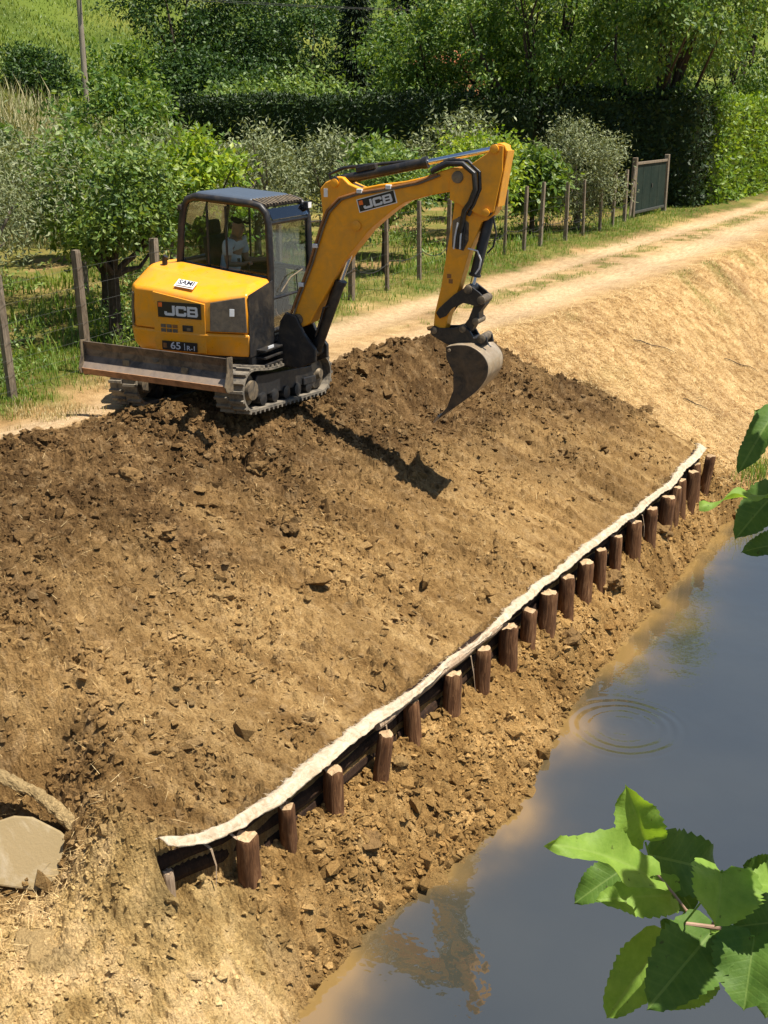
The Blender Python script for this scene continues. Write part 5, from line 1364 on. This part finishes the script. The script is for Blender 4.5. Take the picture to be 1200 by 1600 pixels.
# ------------------------------------------------------------------ big walnut trees over the gate
WAL = [((49.4, 20.2), 7.6, (3.9, 3.4, 3.9), 'big leafy tree spreading above the dipper'), ((49.6, 15.6), 8.6, (3.8, 2.8, 5.2), 'big leafy tree overhanging the gate'),
       ((55.5, 16.2), 9.6, (4.4, 2.8, 6.2), 'big leafy tree at the top right corner'), ((54.0, 22.0), 9.0, (4.4, 4.2, 5.4), 'tall leafy tree behind the others at top right'), ((51.5, 25.6), 6.0, (3.4, 3.4, 2.8), 'leafy tree over the right part of the hedge'),
       ((66.0, 15.6), 7.4, (4.4, 2.4, 5.0), 'leafy tree beyond the sunlit hedge, farthest right')]
for i, (loc, cz, rd, lab) in enumerate(WAL):
    tree('walnut_tree', lab, 'tree', loc, cz, rd, M_WAL, 19000, .20, .09, 120, .36, .2, 2.2, M_BARK, 400 + i, 'big trees by the gate', lean=((-1.2, -1.8) if i == 1 else (0, 0)), shell=.55, nl=12, lump=.35, droop=.5)

# ------------------------------------------------------------------ hedges
def hedge(name, label, x0, x1, y0, y1, h, leafm, nleaf, ls, lw, faces, zb=None, seed=0, rag=.10):
    r_ = np.random.default_rng(seed + 700)
    cx, cy = (x0 + x1) / 2, (y0 + y1) / 2
    t = tag(empty(name, (cx, cy, 0)), label, 'hedge')
    def zg(x, y): return base_height(np.asarray(x, float), np.asarray(y, float))
    P = []; N_ = []
    ar = {'-x': (y1 - y0) * h, '+x': (y1 - y0) * h, '-y': (x1 - x0) * h, '+y': (x1 - x0) * h, 'top': (x1 - x0) * (y1 - y0) * 1.3}
    tot = sum(ar[f_] for f_ in faces)
    for f_ in faces:
        k = int(nleaf * ar[f_] / tot)
        u = r_.uniform(x0, x1, k); v = r_.uniform(y0, y1, k); q = r_.uniform(0, 1, k)
        ht = h + .18 * fbm(u * .8, v * .8, 3, 200)
        if f_ == '-x': u = np.full(k, x0)
        if f_ == '+x': u = np.full(k, x1)
        if f_ == '-y': v = np.full(k, y0)
        if f_ == '+y': v = np.full(k, y1)
        gr_ = zg(u, v) if zb is None else np.full(k, zb)
        top = ht if zb is None else ht
        zz = (gr_ + q * (top - gr_)) if f_ != 'top' else top
        nrm = {'-x': (-1, 0, .1), '+x': (1, 0, .1), '-y': (0, -1, .1), '+y': (0, 1, .1), 'top': (0, 0, 1)}[f_]
        bul = (rag + .16 * fbm(u * 1.1 + v, zz * 1.1 + v, 3, 210)) * r_.uniform(-.6, 1.2, k)
        P.append(np.stack([u - cx, v - cy, zz], 1) + np.array(nrm) * bul[:, None]); N_.append(np.tile(np.array(nrm, float), (k, 1)))
    P = np.concatenate(P); N_ = np.concatenate(N_); k = len(P)
    D = unit(r_.normal(size=(k, 3)) + np.array([0, 0, .1]) + N_ * .35)
    V, Fq = leaf_quads(P, D, N_ + r_.normal(size=(k, 3)) * .55, r_.uniform(.6, 1.4, k) * ls, r_.uniform(.6, 1.4, k) * lw)
    link('foliage', np_mesh('foliage', V, Fq), leafm, t)
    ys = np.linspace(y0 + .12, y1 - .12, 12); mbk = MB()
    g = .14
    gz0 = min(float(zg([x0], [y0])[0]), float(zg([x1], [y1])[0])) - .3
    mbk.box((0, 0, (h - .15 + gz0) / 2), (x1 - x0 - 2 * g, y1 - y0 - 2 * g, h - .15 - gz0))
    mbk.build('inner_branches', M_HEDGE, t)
    return t
hedge('clipped_hedge', 'long dark clipped hedge behind the olive trees', 46.0, 47.6, 19.0, 38.2, 4.0, M_HEDGE, 17000, .20, .09, ('-x', 'top', '+y'), seed=1, rag=.2)
hedge('clipped_hedge', 'shaded dark hedge directly behind the gate', 46.3, 47.9, 12.6, 18.9, 4.1, M_HEDGE, 7000, .20, .09, ('-x', 'top', '-y'), seed=2, rag=.22)
hedge('climber_hedge', 'bright sunlit leafy hedge along the road at right', 48.1, 72.0, 12.35, 13.6, 3.9, M_IVY, 16000, .22, .12, ('-y', '-x', 'top'), seed=3, rag=.22)

# ------------------------------------------------------------------ fence, hose, gate, pole, house
M_POST = wood_mat('weathered_fence_post', (0.09, 0.07, 0.048), (0.21, 0.17, 0.12), (0.40, 0.33, 0.25))
M_WIRE = plain('galvanised_wire', (0.10, 0.10, 0.09), 0.5, 0.6, 0.5, 0.1)
def fence_y(x): return float(np.interp(x, [8, 10.87, 14, 21.5, 25, 28.5, 32.7, 36, 40], [11.55, 11.65, 11.95, 12.02, 12.37, 12.5, 12.45, 12.55, 12.95]))
PX = [9.2, 10.87, 12.46, 14.2, 15.9, 17.6, 19.0, 20.1, 21.56, 23.32, 25.08, 26.9, 28.57, 29.81, 30.91, 32.74, 34.3, 35.9, 37.5, 39.2]
fen = tag(empty('wire_fence', (10.87, 11.65, 0)), 'wire fence with thin weathered posts along the orchard edge', 'fence')
pme = []
for s in range(4):
    rnd = random.Random(s)
    vs = []; w2 = .034 + .005 * s
    for z, k in ((-.2, 1), (.8, .98), (1.66, .92), (1.70, .8)):
        for (a, c_) in ((-1, -1), (1, -1), (1, 1), (-1, 1)):
            vs.append((a * w2 * k + rnd.uniform(-.004, .004), c_ * w2 * k + rnd.uniform(-.004, .004), z))
    fs = [(3, 2, 1, 0), (12, 13, 14, 15)] + [(j * 4 + k, j * 4 + (k + 1) % 4, j * 4 + 4 + (k + 1) % 4, j * 4 + 4 + k) for j in range(3) for k in range(4)]
    me = bpy.data.meshes.new('post'); me.from_pydata(vs, [], fs); me.materials.append(M_POST); pme.append(me)
tops = []
for i, x in enumerate(PX):
    o = link('post', pme[i % 4], None, fen)
    y = fence_y(x); z = gz(x, y)
    o.location = (x - 10.87, y - 11.65, z)
    lx, ly = ((-.035, .0) if i in (1, 2) else (random.uniform(-.02, .02), random.uniform(-.02, .02)))
    o.rotation_euler = (ly, lx, random.uniform(-.2, .2)); o.scale = (1.15 if i < 4 else 1, 1.15 if i < 4 else 1, random.uniform(.94, 1.02))
    tops.append((x, y, z))
for hgt in (.12, .32, .52, .75, 1.0, 1.25, 1.5):
    mb = MB()
    mb.tube([(x - 10.87 + math.sin(0 if i > 2 else 0), y - 11.65 - .05, z + hgt + .02 * math.sin(i * 2.3 + hgt)) for i, (x, y, z) in enumerate(tops)], .0018, 3)
    mb.build('wire', M_WIRE, fen)
mb = MB()
for i in range(len(tops) - 1):
    (xa, ya, za), (xb, yb, zb_) = tops[i], tops[i + 1]
    if xa > 22: break
    nst = int((xb - xa) / .16)
    for k in range(1, nst):
        t_ = k / nst
        mb.tube([(xa + (xb - xa) * t_ - 10.87, ya + (yb - ya) * t_ - 11.65 - .05, za + (zb_ - za) * t_ + .1), (xa + (xb - xa) * t_ - 10.87, ya + (yb - ya) * t_ - 11.65 - .05, za + (zb_ - za) * t_ + 1.52)], .0011, 3, False)
mb.build('mesh_wires', M_WIRE, fen)['kind'] = 'stuff'
# sagging irrigation hose tied to the posts
mb = MB(); pts = []
for i in range(5, len(tops) - 1):
    (xa, ya, za), (xb, yb, zb_) = tops[i], tops[i + 1]
    for k in range(6):
        t_ = k / 6
        pts.append((xa + (xb - xa) * t_, ya + (yb - ya) * t_ - .07, .62 + za + (zb_ - za) * t_ - (.13 + .05 * math.sin(i * 3)) * 4 * t_ * (1 - t_)))
tag(mb.tube(pts, .008, 6).build('irrigation_hose', M_BLK, None, smooth=True), 'thin dark hose sagging from post to post along the fence', 'hose')
# gate
M_GATE = plain('shade_darkened_green_gate', (0.008, 0.020, 0.014), 0.8, 0, 0.2, 0.15, 2.0, (0.05, 0.06, 0.04), 0.3)  # green darkened in the colour to stand for tree shade
gt = tag(empty('gate', (40.7, 13.1, 0.08)), 'dark green sheet metal gate with pale frame at the end of the fence', 'gate')
for k in range(4):
    MB().box((.52 + k * .88, 0, .98), (.86, .02, 1.55)).build('panel', M_GATE, gt)
MB().box((1.85, -.02, 1.80), (3.5, .06, .09)).build('top_rail', M_POST, gt, .01)
MB().box((1.85, -.02, .18), (3.5, .06, .09)).build('bottom_rail', M_WIRE, gt, .01)
for x in (0, 3.7):
    MB().box((x, 0, .95), (.16, .16, 2.1)).build('gate_post', M_POST, gt, .015)
MB().tube([(-.55, -.1, 0), (-.1, -.05, 1.7)], .045, 6).build('brace', M_POST, gt)
MB().box((1.95, -.03, 1.0), (.05, .05, .14)).build('handle', M_WIRE, gt)
# utility pole
z = float(base_height(np.array([44.6]), np.array([41.0]))[0])
up2 = tag(empty('utility_pole', (44.6, 41.0, z)), 'weathered utility pole with short crossarm on the slope at left', 'utility pole')
M_POLE = wood_mat('grey_pole_timber', (0.16, 0.13, 0.10), (0.30, 0.25, 0.19), (0.45, 0.38, 0.30), .4)
MB().tube([(0, 0, -.4), (0, 0, 3), (0, 0, 9.3 - z)], [.15, .135, .11], 12).build('pole_shaft', M_POLE, up2, smooth=True)
MB().box((0, 0, 8.55 - z), (.08, 1.1, .09)).build('crossarm', M_POLE, up2)
for yy in (-.45, .45):
    MB().tube([(0, yy, 8.6 - z), (0, yy, 8.68 - z), (0, yy, 8.78 - z)], [.03, .055, .03], 8).build('insulator', M_WHT, up2, smooth=True)
for yy in (-.45, .45):
    pts = [(44.6 + 60 * t_, 41.0 + yy - 18 * t_, 8.72 + 3.0 * t_ - 3.2 * t_ * (1 - t_)) for t_ in np.linspace(0, 1, 12)]
    tag(MB().tube(pts, .012, 4).build('overhead_wire', M_BLK, None), 'overhead wire running right from the utility pole, %s one' % ('nearer' if yy < 0 else 'farther'), 'wire', 'overhead wires')
# house glimpsed through the trees
M_WALL = plain('terracotta_render', (0.46, 0.22, 0.11), 0.9, 0, 0.2, 0.12, 2)
M_TILE = plain('clay_roof_tiles', (0.40, 0.15, 0.07), 0.85, 0, 0.2, 0.3, 8)
hz = float(base_height(np.array([66.]), np.array([32.5]))[0])
hs = tag(empty('house', (66, 32.5, hz), R(-20)), 'terracotta house glimpsed through the trees at top centre', 'house')
MB().box((0, 0, 2.7), (3.2, 3.4, 5.6)).build('wall', M_WALL, hs)
rf = MB().add([(-1.9, -2, 5.45), (1.9, -2, 5.45), (1.9, 2, 5.45), (-1.9, 2, 5.45), (0, -2, 6.2), (0, 2, 6.2)], [(0, 4, 5, 3), (1, 2, 5, 4), (0, 1, 4), (3, 5, 2), (0, 3, 2, 1)]).build('roof', M_TILE, hs)
for yy in (-.8, .8):
    wn = MB().box((-1.62, yy, 3.4), (.08, .9, 1.3)).build('window', M_WHT, hs)
    MB().box((-1.665, yy, 3.4), (.03, .72, 1.1)).build('pane', M_DEC, wn)

# ------------------------------------------------------------------ grass, weeds, straw, reeds (uncountable)
def blades(name, X, Y, hmin, hmax, wmin, wmax, mat, lean=.35, flat=False, zadd=0.0, seed=0):
    r_ = np.random.default_rng(seed + 900)
    k = len(X)
    Z = (height(X, Y) if X.max() < 46 else base_height(X, Y)) + zadd
    a = r_.uniform(0, 6.28, k); h = r_.uniform(hmin, hmax, k); w_ = r_.uniform(wmin, wmax, k)
    if flat:
        d = np.stack([np.cos(a), np.sin(a), r_.normal(size=k) * .25 + .05], 1)
    else:
        d = np.stack([np.cos(a) * lean * r_.uniform(.2, 1.4, k), np.sin(a) * lean * r_.uniform(.2, 1.4, k), np.ones(k)], 1)
    d = unit(d)
    s = np.stack([-np.sin(a), np.cos(a), np.zeros(k)], 1)
    P = np.stack([X, Y, Z], 1)
    bend = np.stack([np.cos(a), np.sin(a), np.full(k, -.25)], 1) * (h * .18)[:, None] * (0 if flat else 1)
    v0 = P - s * w_[:, None] * .5; v1 = P + s * w_[:, None] * .5
    mid = P + d * (h * .55)[:, None]; v2 = mid + s * w_[:, None] * .38; v3 = mid - s * w_[:, None] * .38
    v4 = P + d * h[:, None] + bend
    V = np.stack([v0, v1, v2, v3, v4], 1).reshape(-1, 3)
    i = np.arange(k) * 5
    T = np.concatenate([np.stack([i, i + 1, i + 2], 1), np.stack([i, i + 2, i + 3], 1), np.stack([i + 3, i + 2, i + 4], 1)])
    return tag(link(name, np_mesh(name, V, T), mat), kind='stuff')
def w_green(X, Y): return zones(X, Y)[5]
X, Y = pick(42000, 8.5, 46, 10.9, 13.6, lambda X, Y: sm(11.0, 11.9, Y + .3 * fbm(X * .9, Y * .9, 3, 3)) * (.35 + .65 * sm(-.2, .3, fbm(X * 1.2, Y * 1.2, 3, 301))))
blades('verge_grass', X, Y, .04, .15, .007, .016, M_GRASS, seed=1)
X, Y = pick(5000, 8.5, 40, 11.6, 13.2, lambda X, Y: np.exp(-((Y - 12.0 - .035 * (X - 11)) / .35) ** 2) * sm(-.1, .4, fbm(X * 1.1, Y * .7, 3, 302)))
blades('tall_fence_grass', X, Y, .18, .48, .010, .020, M_GRASS, seed=2)
X, Y = pick(16000, 9, 46, 12.8, 20, lambda X, Y: sm(-.1, .35, fbm(X * .6, Y * .9, 3, 303)))
blades('orchard_grass', X, Y, .10, .38, .014, .035, M_GRASS, seed=3)
X, Y = pick(22000, 15, 48, 5.5, 10.8, lambda X, Y: (zones(X, Y)[5] > .25) * .9)
blades('road_grass', X, Y, .03, .09, .006, .014, M_GRASS, seed=4)
X, Y = pick(9000, 8.5, 14, 9.9, 11.6, lambda X, Y: sm(.0, .4, fbm(X * 1.3, Y * 1.3, 3, 307)) * sm(10.0, 10.6, Y))
blades('sparse_road_grass', X, Y, .03, .10, .005, .012, M_DRYG, seed=5)
X, Y = pick(85000, 17, 42, 3.6, 8.6, lambda X, Y: zones(X, Y)[3])
blades('cut_straw', X, Y, .05, .20, .003, .008, M_STRAW, flat=True, zadd=.012, seed=6)
X, Y = pick(4200, 5, 19, 5.0, 9.8, lambda X, Y: zones(X, Y)[0] * .5)
blades('straw_bits', X, Y, .04, .16, .002, .005, M_STRAW, flat=True, zadd=.03, seed=7)
X, Y = pick(5000, 4.4, 6.6, 5.6, 8.6, lambda X, Y: sm(.6, -.3, X - 5.2 + .35 * (Y - 7)) * .8)
blades('straw_patch', X, Y, .04, .16, .002, .005, M_STRAW, flat=True, zadd=.02, seed=8)
# leafy weeds under the fence
def weeds(name, X, Y, nper, hmax, L, mat, seed):
    r_ = np.random.default_rng(seed + 950)
    Z = height(X, Y); k = len(X) * nper
    j = np.repeat(np.arange(len(X)), nper)
    hh_ = hmax * r_.uniform(.4, 1.2, len(X))
    P = np.stack([X[j] + r_.normal(size=k) * .13, Y[j] + r_.normal(size=k) * .13, Z[j] + r_.uniform(0, 1, k) * hh_[j]], 1)
    D = r_.normal(size=(k, 3)) + np.array([0, 0, .2]); N_ = r_.normal(size=(k, 3)) * .6 + np.array([0, 0, 1])
    V, Fq = leaf_quads(P, D, N_, r_.uniform(.6, 1.4, k) * L, r_.uniform(.6, 1.3, k) * L * .5)
    return tag(link(name, np_mesh(name, V, Fq), mat), kind='stuff')
X, Y = pick(420, 9, 17, 12.1, 14.5, lambda X, Y: sm(-.3, .2, fbm(X * .9, Y * .9, 3, 311)))
weeds('orchard_weeds', X, Y, 34, .55, .075, M_FRUIT, 1)
X, Y = pick(650, 9, 36, 13.2, 20, lambda X, Y: sm(-.1, .3, fbm(X * .6, Y * .8, 3, 312)))
weeds('orchard_undergrowth', X, Y, 26, .5, .11, M_SHRUB, 2)
# pale reeds and rough grass on the slope
r9 = np.random.default_rng(77)
X = r9.uniform(17, 46, 34000); Y = r9.uniform(22, 46, 34000)
k = (np.arctan2(Y, X) > R(39.5) - .02 * r9.normal(size=len(X))) & (np.arctan2(Y, X) < R(50)) & (np.hypot(X, Y) > 34) & (np.hypot(X, Y) < 53 + 3 * r9.normal(size=len(X)))
blades('reed_bed', X[k], Y[k], 1.0, 2.2, .035, .075, M_REED, .2, seed=9)
X = r9.uniform(30, 95, 60000); Y = r9.uniform(32, 95, 60000)
k = (np.arctan2(Y, X) > R(35)) & (np.arctan2(Y, X) < R(49)) & (np.hypot(X, Y) > 50)
blades('slope_grass', X[k], Y[k], .15, .42, .05, .10, M_SLOPE, .6, seed=10)
# twigs lying on the straw slope
for i, (x, y, a, l, lab) in enumerate([(22.4, 6.6, -.5, 1.1, 'dark broken twig on the upper straw slope'), (25.5, 5.6, -.35, 1.3, 'long thin twig on the straw slope near the right edge'), (21.2, 5.4, -.6, .6, 'short dark twig low on the straw slope')]):
    c, s_ = math.cos(a), math.sin(a); pts = []
    for k in range(6):
        t_ = k / 5 - .5; px_, py_ = x + c * l * t_, y + s_ * l * t_ + .04 * math.sin(k * 2.1)
        pts.append((px_, py_, gz(px_, py_) + .035))
    tag(MB().tube(pts, [.008, .011, .010, .008, .007, .004], 5).build('twig', M_BARK, None, smooth=True), lab, 'twig', 'twigs on the straw slope')
# reed tufts at the water's edge on the right
X = 19.9 + r9.normal(size=260) * .45; Y = 3.95 + r9.normal(size=260) * .12
blades('waterside_tuft', X, Y, .15, .5, .008, .018, M_GRASS, .5, seed=11)
# ------------------------------------------------------------------ leafy branches close to the camera, right
LEAVES_A = [
    (1.165, 0.311, 2.807, 1.145, 0.332, 2.881, 0.048, -0.9, -0.27, 0.41) ,
    (1.134, 0.29, 2.79, 1.043, 0.373, 2.865, 0.049, -0.34, -0.36, 0.95) ,
    (1.197, 0.282, 2.726, 1.129, 0.349, 2.74, 0.044, -0.57, -0.43, 0.71) ,
    (1.219, 0.351, 2.724, 1.17, 0.393, 2.692, 0.039, -0.85, 0.1, 0.45) ,
    (1.217, 0.313, 2.757, 1.301, 0.235, 2.705, 0.065, -0.82, -0.06, 0.62) ,
    (1.27, 0.315, 2.711, 1.255, 0.269, 2.669, 0.053, -0.76, -0.2, 0.57) ,
    (1.155, 0.221, 2.807, 1.101, 0.21, 2.776, 0.072, -0.21, -0.4, 0.92) ,
    (1.173, 0.229, 2.71, 1.065, 0.266, 2.672, 0.07, -0.77, -0.14, 0.62) ,
    (1.202, 0.29, 2.654, 1.133, 0.334, 2.573, 0.053, -0.64, -0.19, 0.75) ,
    (1.234, 0.24, 2.602, 1.18, 0.277, 2.58, 0.043, -0.24, -0.48, 0.89) ,
    (1.178, 0.183, 2.719, 1.115, 0.175, 2.669, 0.071, -0.83, -0.07, 0.57) ,
    (1.273, 0.224, 2.649, 1.252, 0.233, 2.608, 0.046, -0.81, -0.11, 0.57) ,
    (1.3, 0.181, 2.718, 1.3, 0.226, 2.723, 0.041, -0.81, -0.11, 0.57) ,
    (1.202, 0.159, 2.777, 1.158, 0.19, 2.801, 0.042, -0.26, -0.43, 0.89) ,
    (1.236, 0.159, 2.709, 1.195, 0.211, 2.71, 0.056, -0.62, -0.12, 0.73) ,
    (1.208, 0.143, 2.676, 1.151, 0.156, 2.641, 0.064, -0.78, -0.09, 0.67) ,
    (1.247, 0.288, 2.645, 1.238, 0.297, 2.633, 0.028, -0.73, -0.18, 0.67) ,
]
LEAVES_B = [
    (1.77, 0.333, 3.183, 1.687, 0.361, 3.104, 0.055, -0.88, -0.04, 0.48) ,
    (1.687, 0.302, 3.082, 1.591, 0.389, 3.083, 0.037, 0.22, 0.01, 0.97) ,
    (1.768, 0.317, 3.062, 1.689, 0.355, 3.006, 0.081, -0.79, -0.1, 0.62) ,
    (1.77, 0.3, 2.978, 1.719, 0.347, 2.978, 0.058, -0.78, -0.09, 0.67) ,
    (1.818, 0.315, 3.125, 1.805, 0.369, 3.171, 0.068, -0.81, -0.11, 0.57) ,
]
TWIG_A = [(1.16, 0.258, 2.72), (1.188, 0.222, 2.708), (1.222, 0.176, 2.698), (1.254, 0.138, 2.695), (1.319, 0.05, 2.703)]
TWIG_A2 = [(1.186, 0.302, 2.757), (1.188, 0.29, 2.744), (1.19, 0.278, 2.731), (1.191, 0.264, 2.715), (1.206, 0.225, 2.695)]
TWIG_B = [(1.762, 0.325, 3.058), (1.785, 0.316, 3.103), (1.809, 0.291, 3.13), (1.888, 0.182, 3.176)]
def broad_leaf_mat(name, c0, c1, trans):
    m = bpy.data.materials.new(name); m.use_nodes = True
    n = m.node_tree; b = n.nodes['Principled BSDF']; out = n.nodes['Material Output']
    uv = nd(n, 'ShaderNodeAttribute', attribute_name='leaf_uv'); sx = nd(n, 'ShaderNodeSeparateXYZ'); n.links.new(uv.outputs['Vector'], sx.inputs[0])
    u = math_(n, 'ABSOLUTE', sx.outputs[0]); v = sx.outputs[1]
    # side veins run out and forward from the midrib
    ph = math_(n, 'MULTIPLY', math_(n, 'SUBTRACT', v, math_(n, 'MULTIPLY', u, 0.55)), 30.0)
    vein = math_(n, 'POWER', math_(n, 'ABSOLUTE', math_(n, 'COSINE', ph)), 14.0)
    rib = math_(n, 'LESS_THAN', u, 0.012)
    vv = math_(n, 'MAXIMUM', math_(n, 'MULTIPLY', vein, 0.22), rib)
    co = objco(n)
    c = ramp(n, noise(n, 55, 5, 0.65, co), [(0.3, c0), (0.7, c1)])
    c = mixc(n, math_(n, 'MULTIPLY', vv, 0.3), c, (0.28, 0.38, 0.10))
    spots = ramp(n, noise(n, 120, 2, 0.5, co), [(0.70, (0, 0, 0)), (0.76, (0.8,) * 3)])
    c = mixc(n, spots, c, (0.05, 0.05, 0.015))
    n.links.new(c, b.inputs['Base Color']); b.inputs['Roughness'].default_value = 0.58; b.inputs['Specular IOR Level'].default_value = 0.25
    h = math_(n, 'SUBTRACT', noise(n, 180, 4, 0.6, co), math_(n, 'MULTIPLY', vv, 0.8))
    bump(n, b, h, 0.35, 0.002)
    tl = nd(n, 'ShaderNodeBsdfTranslucent'); n.links.new(mixc(n, 1.0, c, (1.6, 1.5, 0.4), 'MULTIPLY'), tl.inputs[0])
    mx = nd(n, 'ShaderNodeMixShader'); mx.inputs[0].default_value = trans
    n.links.new(b.outputs[0], mx.inputs[1]); n.links.new(tl.outputs[0], mx.inputs[2]); n.links.new(mx.outputs[0], out.inputs[0])
    return m
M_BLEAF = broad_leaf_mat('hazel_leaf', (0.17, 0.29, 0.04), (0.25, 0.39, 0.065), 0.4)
M_BLEAF2 = broad_leaf_mat('hazel_leaf_shade_tint', (0.06, 0.125, 0.018), (0.10, 0.18, 0.028), 0.3)  # shaded copy of the leaf green, the shade put into the colour
M_TWIG = plain('twig_bark', (0.30, 0.19, 0.13), 0.7, 0, 0.3, 0.25, 40)

def broad_leaf(Bp, Tp, width, Nn, seed):
    """serrated ovate blade with midrib fold, wavy margin and drooping tip"""
    rnd = random.Random(seed)
    Bp = Vector(Bp); Tp = Vector(Tp); D = (Tp - Bp); L = D.length; D.normalize()
    Nn = Vector(Nn); Nn = (Nn - D * Nn.dot(D)).normalized(); S = D.cross(Nn)
    K, J = 36, 7
    V = []; UV = []; Fs = []
    curl = rnd.uniform(.15, .5); fold = rnd.uniform(.15, .5); wa, wp = rnd.uniform(.03, .08), rnd.uniform(0, 6)
    tw = rnd.uniform(-.35, .35)
    for i in range(K + 1):
        v = i / K
        w_ = width * .5 * (1.12 * math.sin(math.pi * min(1, v * .97 + .03) ** .66) ** .62) * (1 if v < .93 else (1 - v) / .07 * .6 + .4 * (1 - v) / .07)
        if v == 0: w_ = width * .10
        ser = 1 + ((.055, .0, -.05)[i % 3]) * rnd.uniform(.5, 1.3) * (1 if .08 < v < .96 else 0) + rnd.uniform(-.02, .02)
        for j in range(-J, J + 1):
            u = j / J
            x = w_ * u * (ser if abs(j) == J else 1)
            y = L * v - (.10 * L * (abs(u) ** 2) * (1 - v) * (1 if v < .15 else 0))
            z = fold * abs(x) - curl * L * (v - .4) ** 2 + wa * L * math.sin(v * 11 + wp + (2 if u > 0 else 0)) * abs(u) ** 1.5 + .010 * L * math.cos((v - abs(u) * .25) * 30) * abs(u) * .3
            z += tw * x * (v - .3)
            V.append(Bp + D * y + S * x + Nn * z); UV.append((x / L, v, 0))
    R_ = 2 * J + 1
    for i in range(K):
        for j in range(R_ - 1):
            Fs.append((i * R_ + j, i * R_ + j + 1, (i + 1) * R_ + j + 1, (i + 1) * R_ + j))
    me = bpy.data.meshes.new('leaf'); me.from_pydata([tuple(p) for p in V], [], Fs); me.shade_smooth()
    a = me.attributes.new('leaf_uv', 'FLOAT_VECTOR', 'POINT'); a.data.foreach_set('vector', np.array(UV, np.float32).ravel())
    return me
def branch(label, leaves, twigs, seed, bright, cent, nshade, smin, smax, spread, wscale=1.0):
    root = tag(empty('leafy_branch', twigs[0][0][0]), label, 'branch')
    o0 = Vector(twigs[0][0][0])
    inv = Matrix.Translation(-o0)
    for tw_, r0 in twigs:
        MB().tube(tw_, [r0 * (.7 + .5 * i / len(tw_)) for i in range(len(tw_))], 8).xform(inv).build('twig', M_TWIG, root, smooth=True)
    for i, q in enumerate(leaves):
        me = broad_leaf(q[0:3], q[3:6], q[6] * wscale, q[7:10], seed + i); me.transform(inv)
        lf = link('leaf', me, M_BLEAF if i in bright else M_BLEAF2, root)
        b3 = Vector(q[0:3]); near = min((Vector(p) for t_, _ in twigs for p in t_), key=lambda p: (p - b3).length)
        if (near - b3).length > .004:
            MB().tube([b3, b3.lerp(near, .5) + Vector((0, 0, -.004)), near], .0012, 5).xform(inv).build('leaf_stalk', M_BLEAF, lf)
    # added unseen leaves of the branch, set towards the sun to shade the cluster
    rnd = random.Random(seed)
    Sd = Vector((math.cos(SUN_AZ) * math.cos(SUN_EL), math.sin(SUN_AZ) * math.cos(SUN_EL), math.sin(SUN_EL)))
    for k in range(nshade):
        p = Vector(cent) + Sd * rnd.uniform(smin, smax) + Vector((rnd.gauss(0, spread), rnd.gauss(0, spread), rnd.gauss(0, spread)))
        d = Vector((rnd.gauss(0, 1), rnd.gauss(0, 1), rnd.gauss(-.3, .5))).normalized()
        me = broad_leaf(p, p + d * rnd.uniform(.07, .11), rnd.uniform(.07, .10), Vector((rnd.gauss(0, .4), rnd.gauss(0, .4), 1)), seed + 50 + k); me.transform(inv)
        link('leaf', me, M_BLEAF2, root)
    return root
branch('leafy green twig with broad serrated leaves at bottom right foreground', LEAVES_A, [(TWIG_A, .0035), (TWIG_A2, .0018)], 11, {0, 1, 2, 6, 8, 9, 13}, (1.18, .22, 2.70), 8, .36, .60, .07, 1.04)
branch('dark leaf sprig hanging in at the right picture edge', LEAVES_B, [(TWIG_B, .003)], 90, {1}, (1.76, .30, 3.08), 12, .40, .60, .05, .66)
